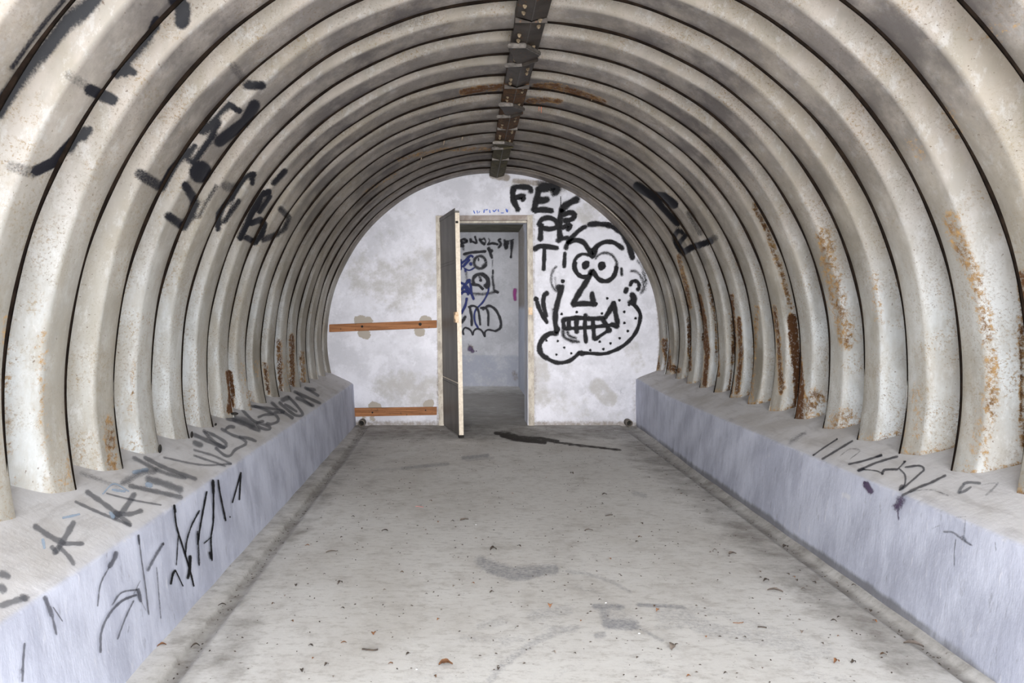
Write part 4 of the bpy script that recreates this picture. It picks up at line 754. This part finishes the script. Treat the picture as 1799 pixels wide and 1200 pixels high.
special = [
 (867, 968, .034, .03, .012, 1, .5, 'dark crumpled leaf in the middle of the floor above the long smear'),
 (783, 1170, .045, .035, .008, 2, .2, 'reddish dry leaf near the bottom of the picture'),
 (1182, 1140, .045, .03, .010, 3, 1.2, 'pale torn leaf on the right foreground floor'),
 (597, 1027, .028, .016, .012, 1, .9, 'small dark curled leaf on the left of the floor'),
 (1062, 870, .03, .02, .008, 1, .1, 'small dark leaf far right of the floor'),
 (1005, 833, .035, .02, .010, 1, 2., 'tiny crumpled dark leaf near the far end of the floor'),
 (676, 934, .034, .02, .006, 1, 0, 'brown leaf scrap with stalk at the left middle of the floor'),
 (816, 915, .05, .035, .004, 3, .6, 'faded skeleton leaf lying at the centre left'),
 (1034, 933, .045, .018, .006, 3, .2, 'pale curled leaf at the centre right of the floor'),
 (1362, 1040, .06, .025, .008, 3, -.4, 'pale split leaf on the right part of the floor'),
 (1346, 1022, .03, .02, .008, 1, .3, 'dark leaf clump above the pale split leaf'),
 (1470, 1166, .026, .018, .010, 2, .4, 'rust-brown leaf near the right gutter in the foreground'),
 (1500, 1167, .018, .014, .01, 1, .4, 'dark round leaf bit right of the rust-brown leaf'),
 (1287, 975, .04, .03, .006, 3, .4, 'grey leaf beside two black specks'),
 (656, 1115, .02, .016, .006, 2, 1.8, 'small orange-brown leaf in the left foreground'),
 (966, 1068, .016, .02, .012, 2, 1.5, 'upright rust-red leaf chip by the soot smear'),
 (1155, 1075, .018, .012, .01, 2, .8, 'rust-red leaf chip right of the dark square smear'),
 (876, 1177, .016, .012, .006, 1, 1.2, 'dark green-brown seed at the bottom centre'),
 (604, 1131, .02, .012, .004, 2, .2, 'yellow-brown leaf flake near the left gutter'),
 (582, 971, .05, .02, .004, 3, .5, 'thin reddish leaf outline left of centre'),
 (1380, 963, .03, .025, .01, 1, .5, 'dark leaf caught in the right gutter'),
 (1605, 1135, .06, .035, .006, 3, -.5, 'large pale leaf lying in the right gutter near the bottom'),
 (343, 1138, .03, .016, .01, 1, .5, 'dark leaf in the left gutter near the bottom'),
 (284, 1136, .03, .018, .006, 2, .4, 'brown leaf against the foot of the left plinth'),
 (390, 1065, .03, .014, .006, 1, .2, 'leaf scrap in the left gutter further back')]
for i, (x, y, L, w, c, mi, r, lab) in enumerate(special): put('dry_leaf', leaf_mesh(L, w, c, i+1), M_L[mi], x, y, r, lab, 'leaf')
put('twig', twig_mesh(.05, .003, 2), M_L[1], 650, 1144, .3, 'curled brown twig in the left foreground', 'twig')
put('twig', twig_mesh(.045, .0025, 5), M_L[1], 1070, 907, .1, 'short dark twig on the right middle floor', 'twig')
put('twig', twig_mesh(.04, .0015, 9), M_L[2], 1297, 1096, .3, 'thin reddish twig on the right foreground floor', 'twig')
put('twig', twig_mesh(.03, .0025, 12), M_L[1], 1339, 1105, -.4, 'short brown twig beside the thin reddish one', 'twig')
put('plastic_scrap', twig_mesh(.05, .0018, 7), M_L[5], 737, 892, -.2, 'pinkish plastic scrap on the middle left floor', 'scrap')
for (x, y) in ((836, 923), (732, 1178), (1064, 1061), (1123, 1115), (774, 757)):
    bm = bmesh.new(); bmesh.ops.create_icosphere(bm, subdivisions=1, radius=.005)
    for v in bm.verts: v.co *= random.uniform(.7, 1.2); v.co.z = v.co.z*.5+.003
    me = bpy.data.meshes.new('paint_chip'); bm.to_mesh(me); bm.free(); put('paint_chip', me, M_L[4], x, y, random.random()*3, 'tiny white paint chip on the concrete floor', 'chip', 'white paint chips on the floor')
protos = [leaf_mesh(.017, .011, .005, 40+i) for i in range(6)]
for i, pm in enumerate(protos): pm.materials.append(M_L[(1, 0, 1, 2, 1, 3)[i]])
litter = [(620,909),(697,910),(765,909),(770,918),(795,917),(748,932),(751,939),(836,947),(858,945),(705,843),(805,842),(786,868),(825,899),(757,881),(877,885),(900,868),(912,961),(806,981),(822,980),(706,1007),(807,1020),(831,1026),(864,1042),(797,1031),
 (1119,953),(1124,945),(1128,921),(1072,983),(1048,987),(1158,983),(1054,1055),(1150,1066),(1127,1088),(1021,1092),(1010,1149),(973,1148),(1120,1157),(764,1190),(717,1151),(686,1168),(749,1045),(676,1038),(636,930),(628,967),(602,1070),(770,1090),(1236,881),
 (1256,968),(1262,972),(1335,1006),(1385,1010),(1395,1015),(1400,1021),(1412,1037),(1431,1025),(1370,1054),(1474,1086),(1473,1119),(1445,1132),(1408,1112),(1465,1093),(1552,1152),(1308,1121),(1240,1120),(1420,950),(1434,952),(1500,1030),(1470,1025),(1530,1075),(1537,1093),(1630,1150),
 (500,1048),(520,1030),(513,1093),(546,1136),(550,1158),(574,1170),(585,1190),(530,1180),(480,1062),(570,1010),(540,960),(600,945),(1004,963),(1140,840),(1196,868),(1206,872),(960,840),(900,830),(850,850),(720,850),(660,870),(640,890),(1210,1190),(1275,1185),(1340,1175)]
for i, (x, y) in enumerate(litter):
    pm = protos[i % 6]; X, Y, Z = floor_pt(x, y)
    o = bpy.data.objects.new('leaf_fragment', pm); COL.objects.link(o); o.location = (X, Y, Z); o.rotation_euler = (0, 0, random.random()*6.28); s = random.uniform(.6, 1.25); o.scale = (s, s, s)
    o['label'] = 'small dry leaf fragment scattered on the concrete floor'; o['category'] = 'leaf'; o['group'] = 'leaf fragments on the floor'
# fine grit nobody could count
bm = bmesh.new()
for i in range(1400):
    if i % 3 == 0: side = random.choice((-1, 1)); Y = random.uniform(1.8, 7.5); X = (float(np.interp(Y, [0, 2.3, 6, 7.4], [-.90, -.905, -.95, -.99]))+random.gauss(0, .02)) if side < 0 else 1.55+random.gauss(0, .02); Z = -.014 if side < 0 else -.028
    else: Y = 1.8+5.7*random.random()**1.2; X = random.uniform(-.85, 1.48); Z = .001
    s = random.uniform(.0015, .0045); a = random.random()*6.28
    q = [bm.verts.new((X+s*math.cos(a+t)*(1.6 if t in (0, 3.14) else .7), Y+s*math.sin(a+t)*(1.6 if t in (0, 3.14) else .7), Z+.001)) for t in (0, 1.57, 3.14, 4.71)]; tp = bm.verts.new((X, Y, Z+s*.8+.001))
    for j in range(4): bm.faces.new((q[j], q[(j+1) % 4], tp))
bm_obj('floor_grit', bm, M_L[1], kind='stuff', label='fine dark grit and leaf crumbs scattered over the floor and gutters', category='grit')
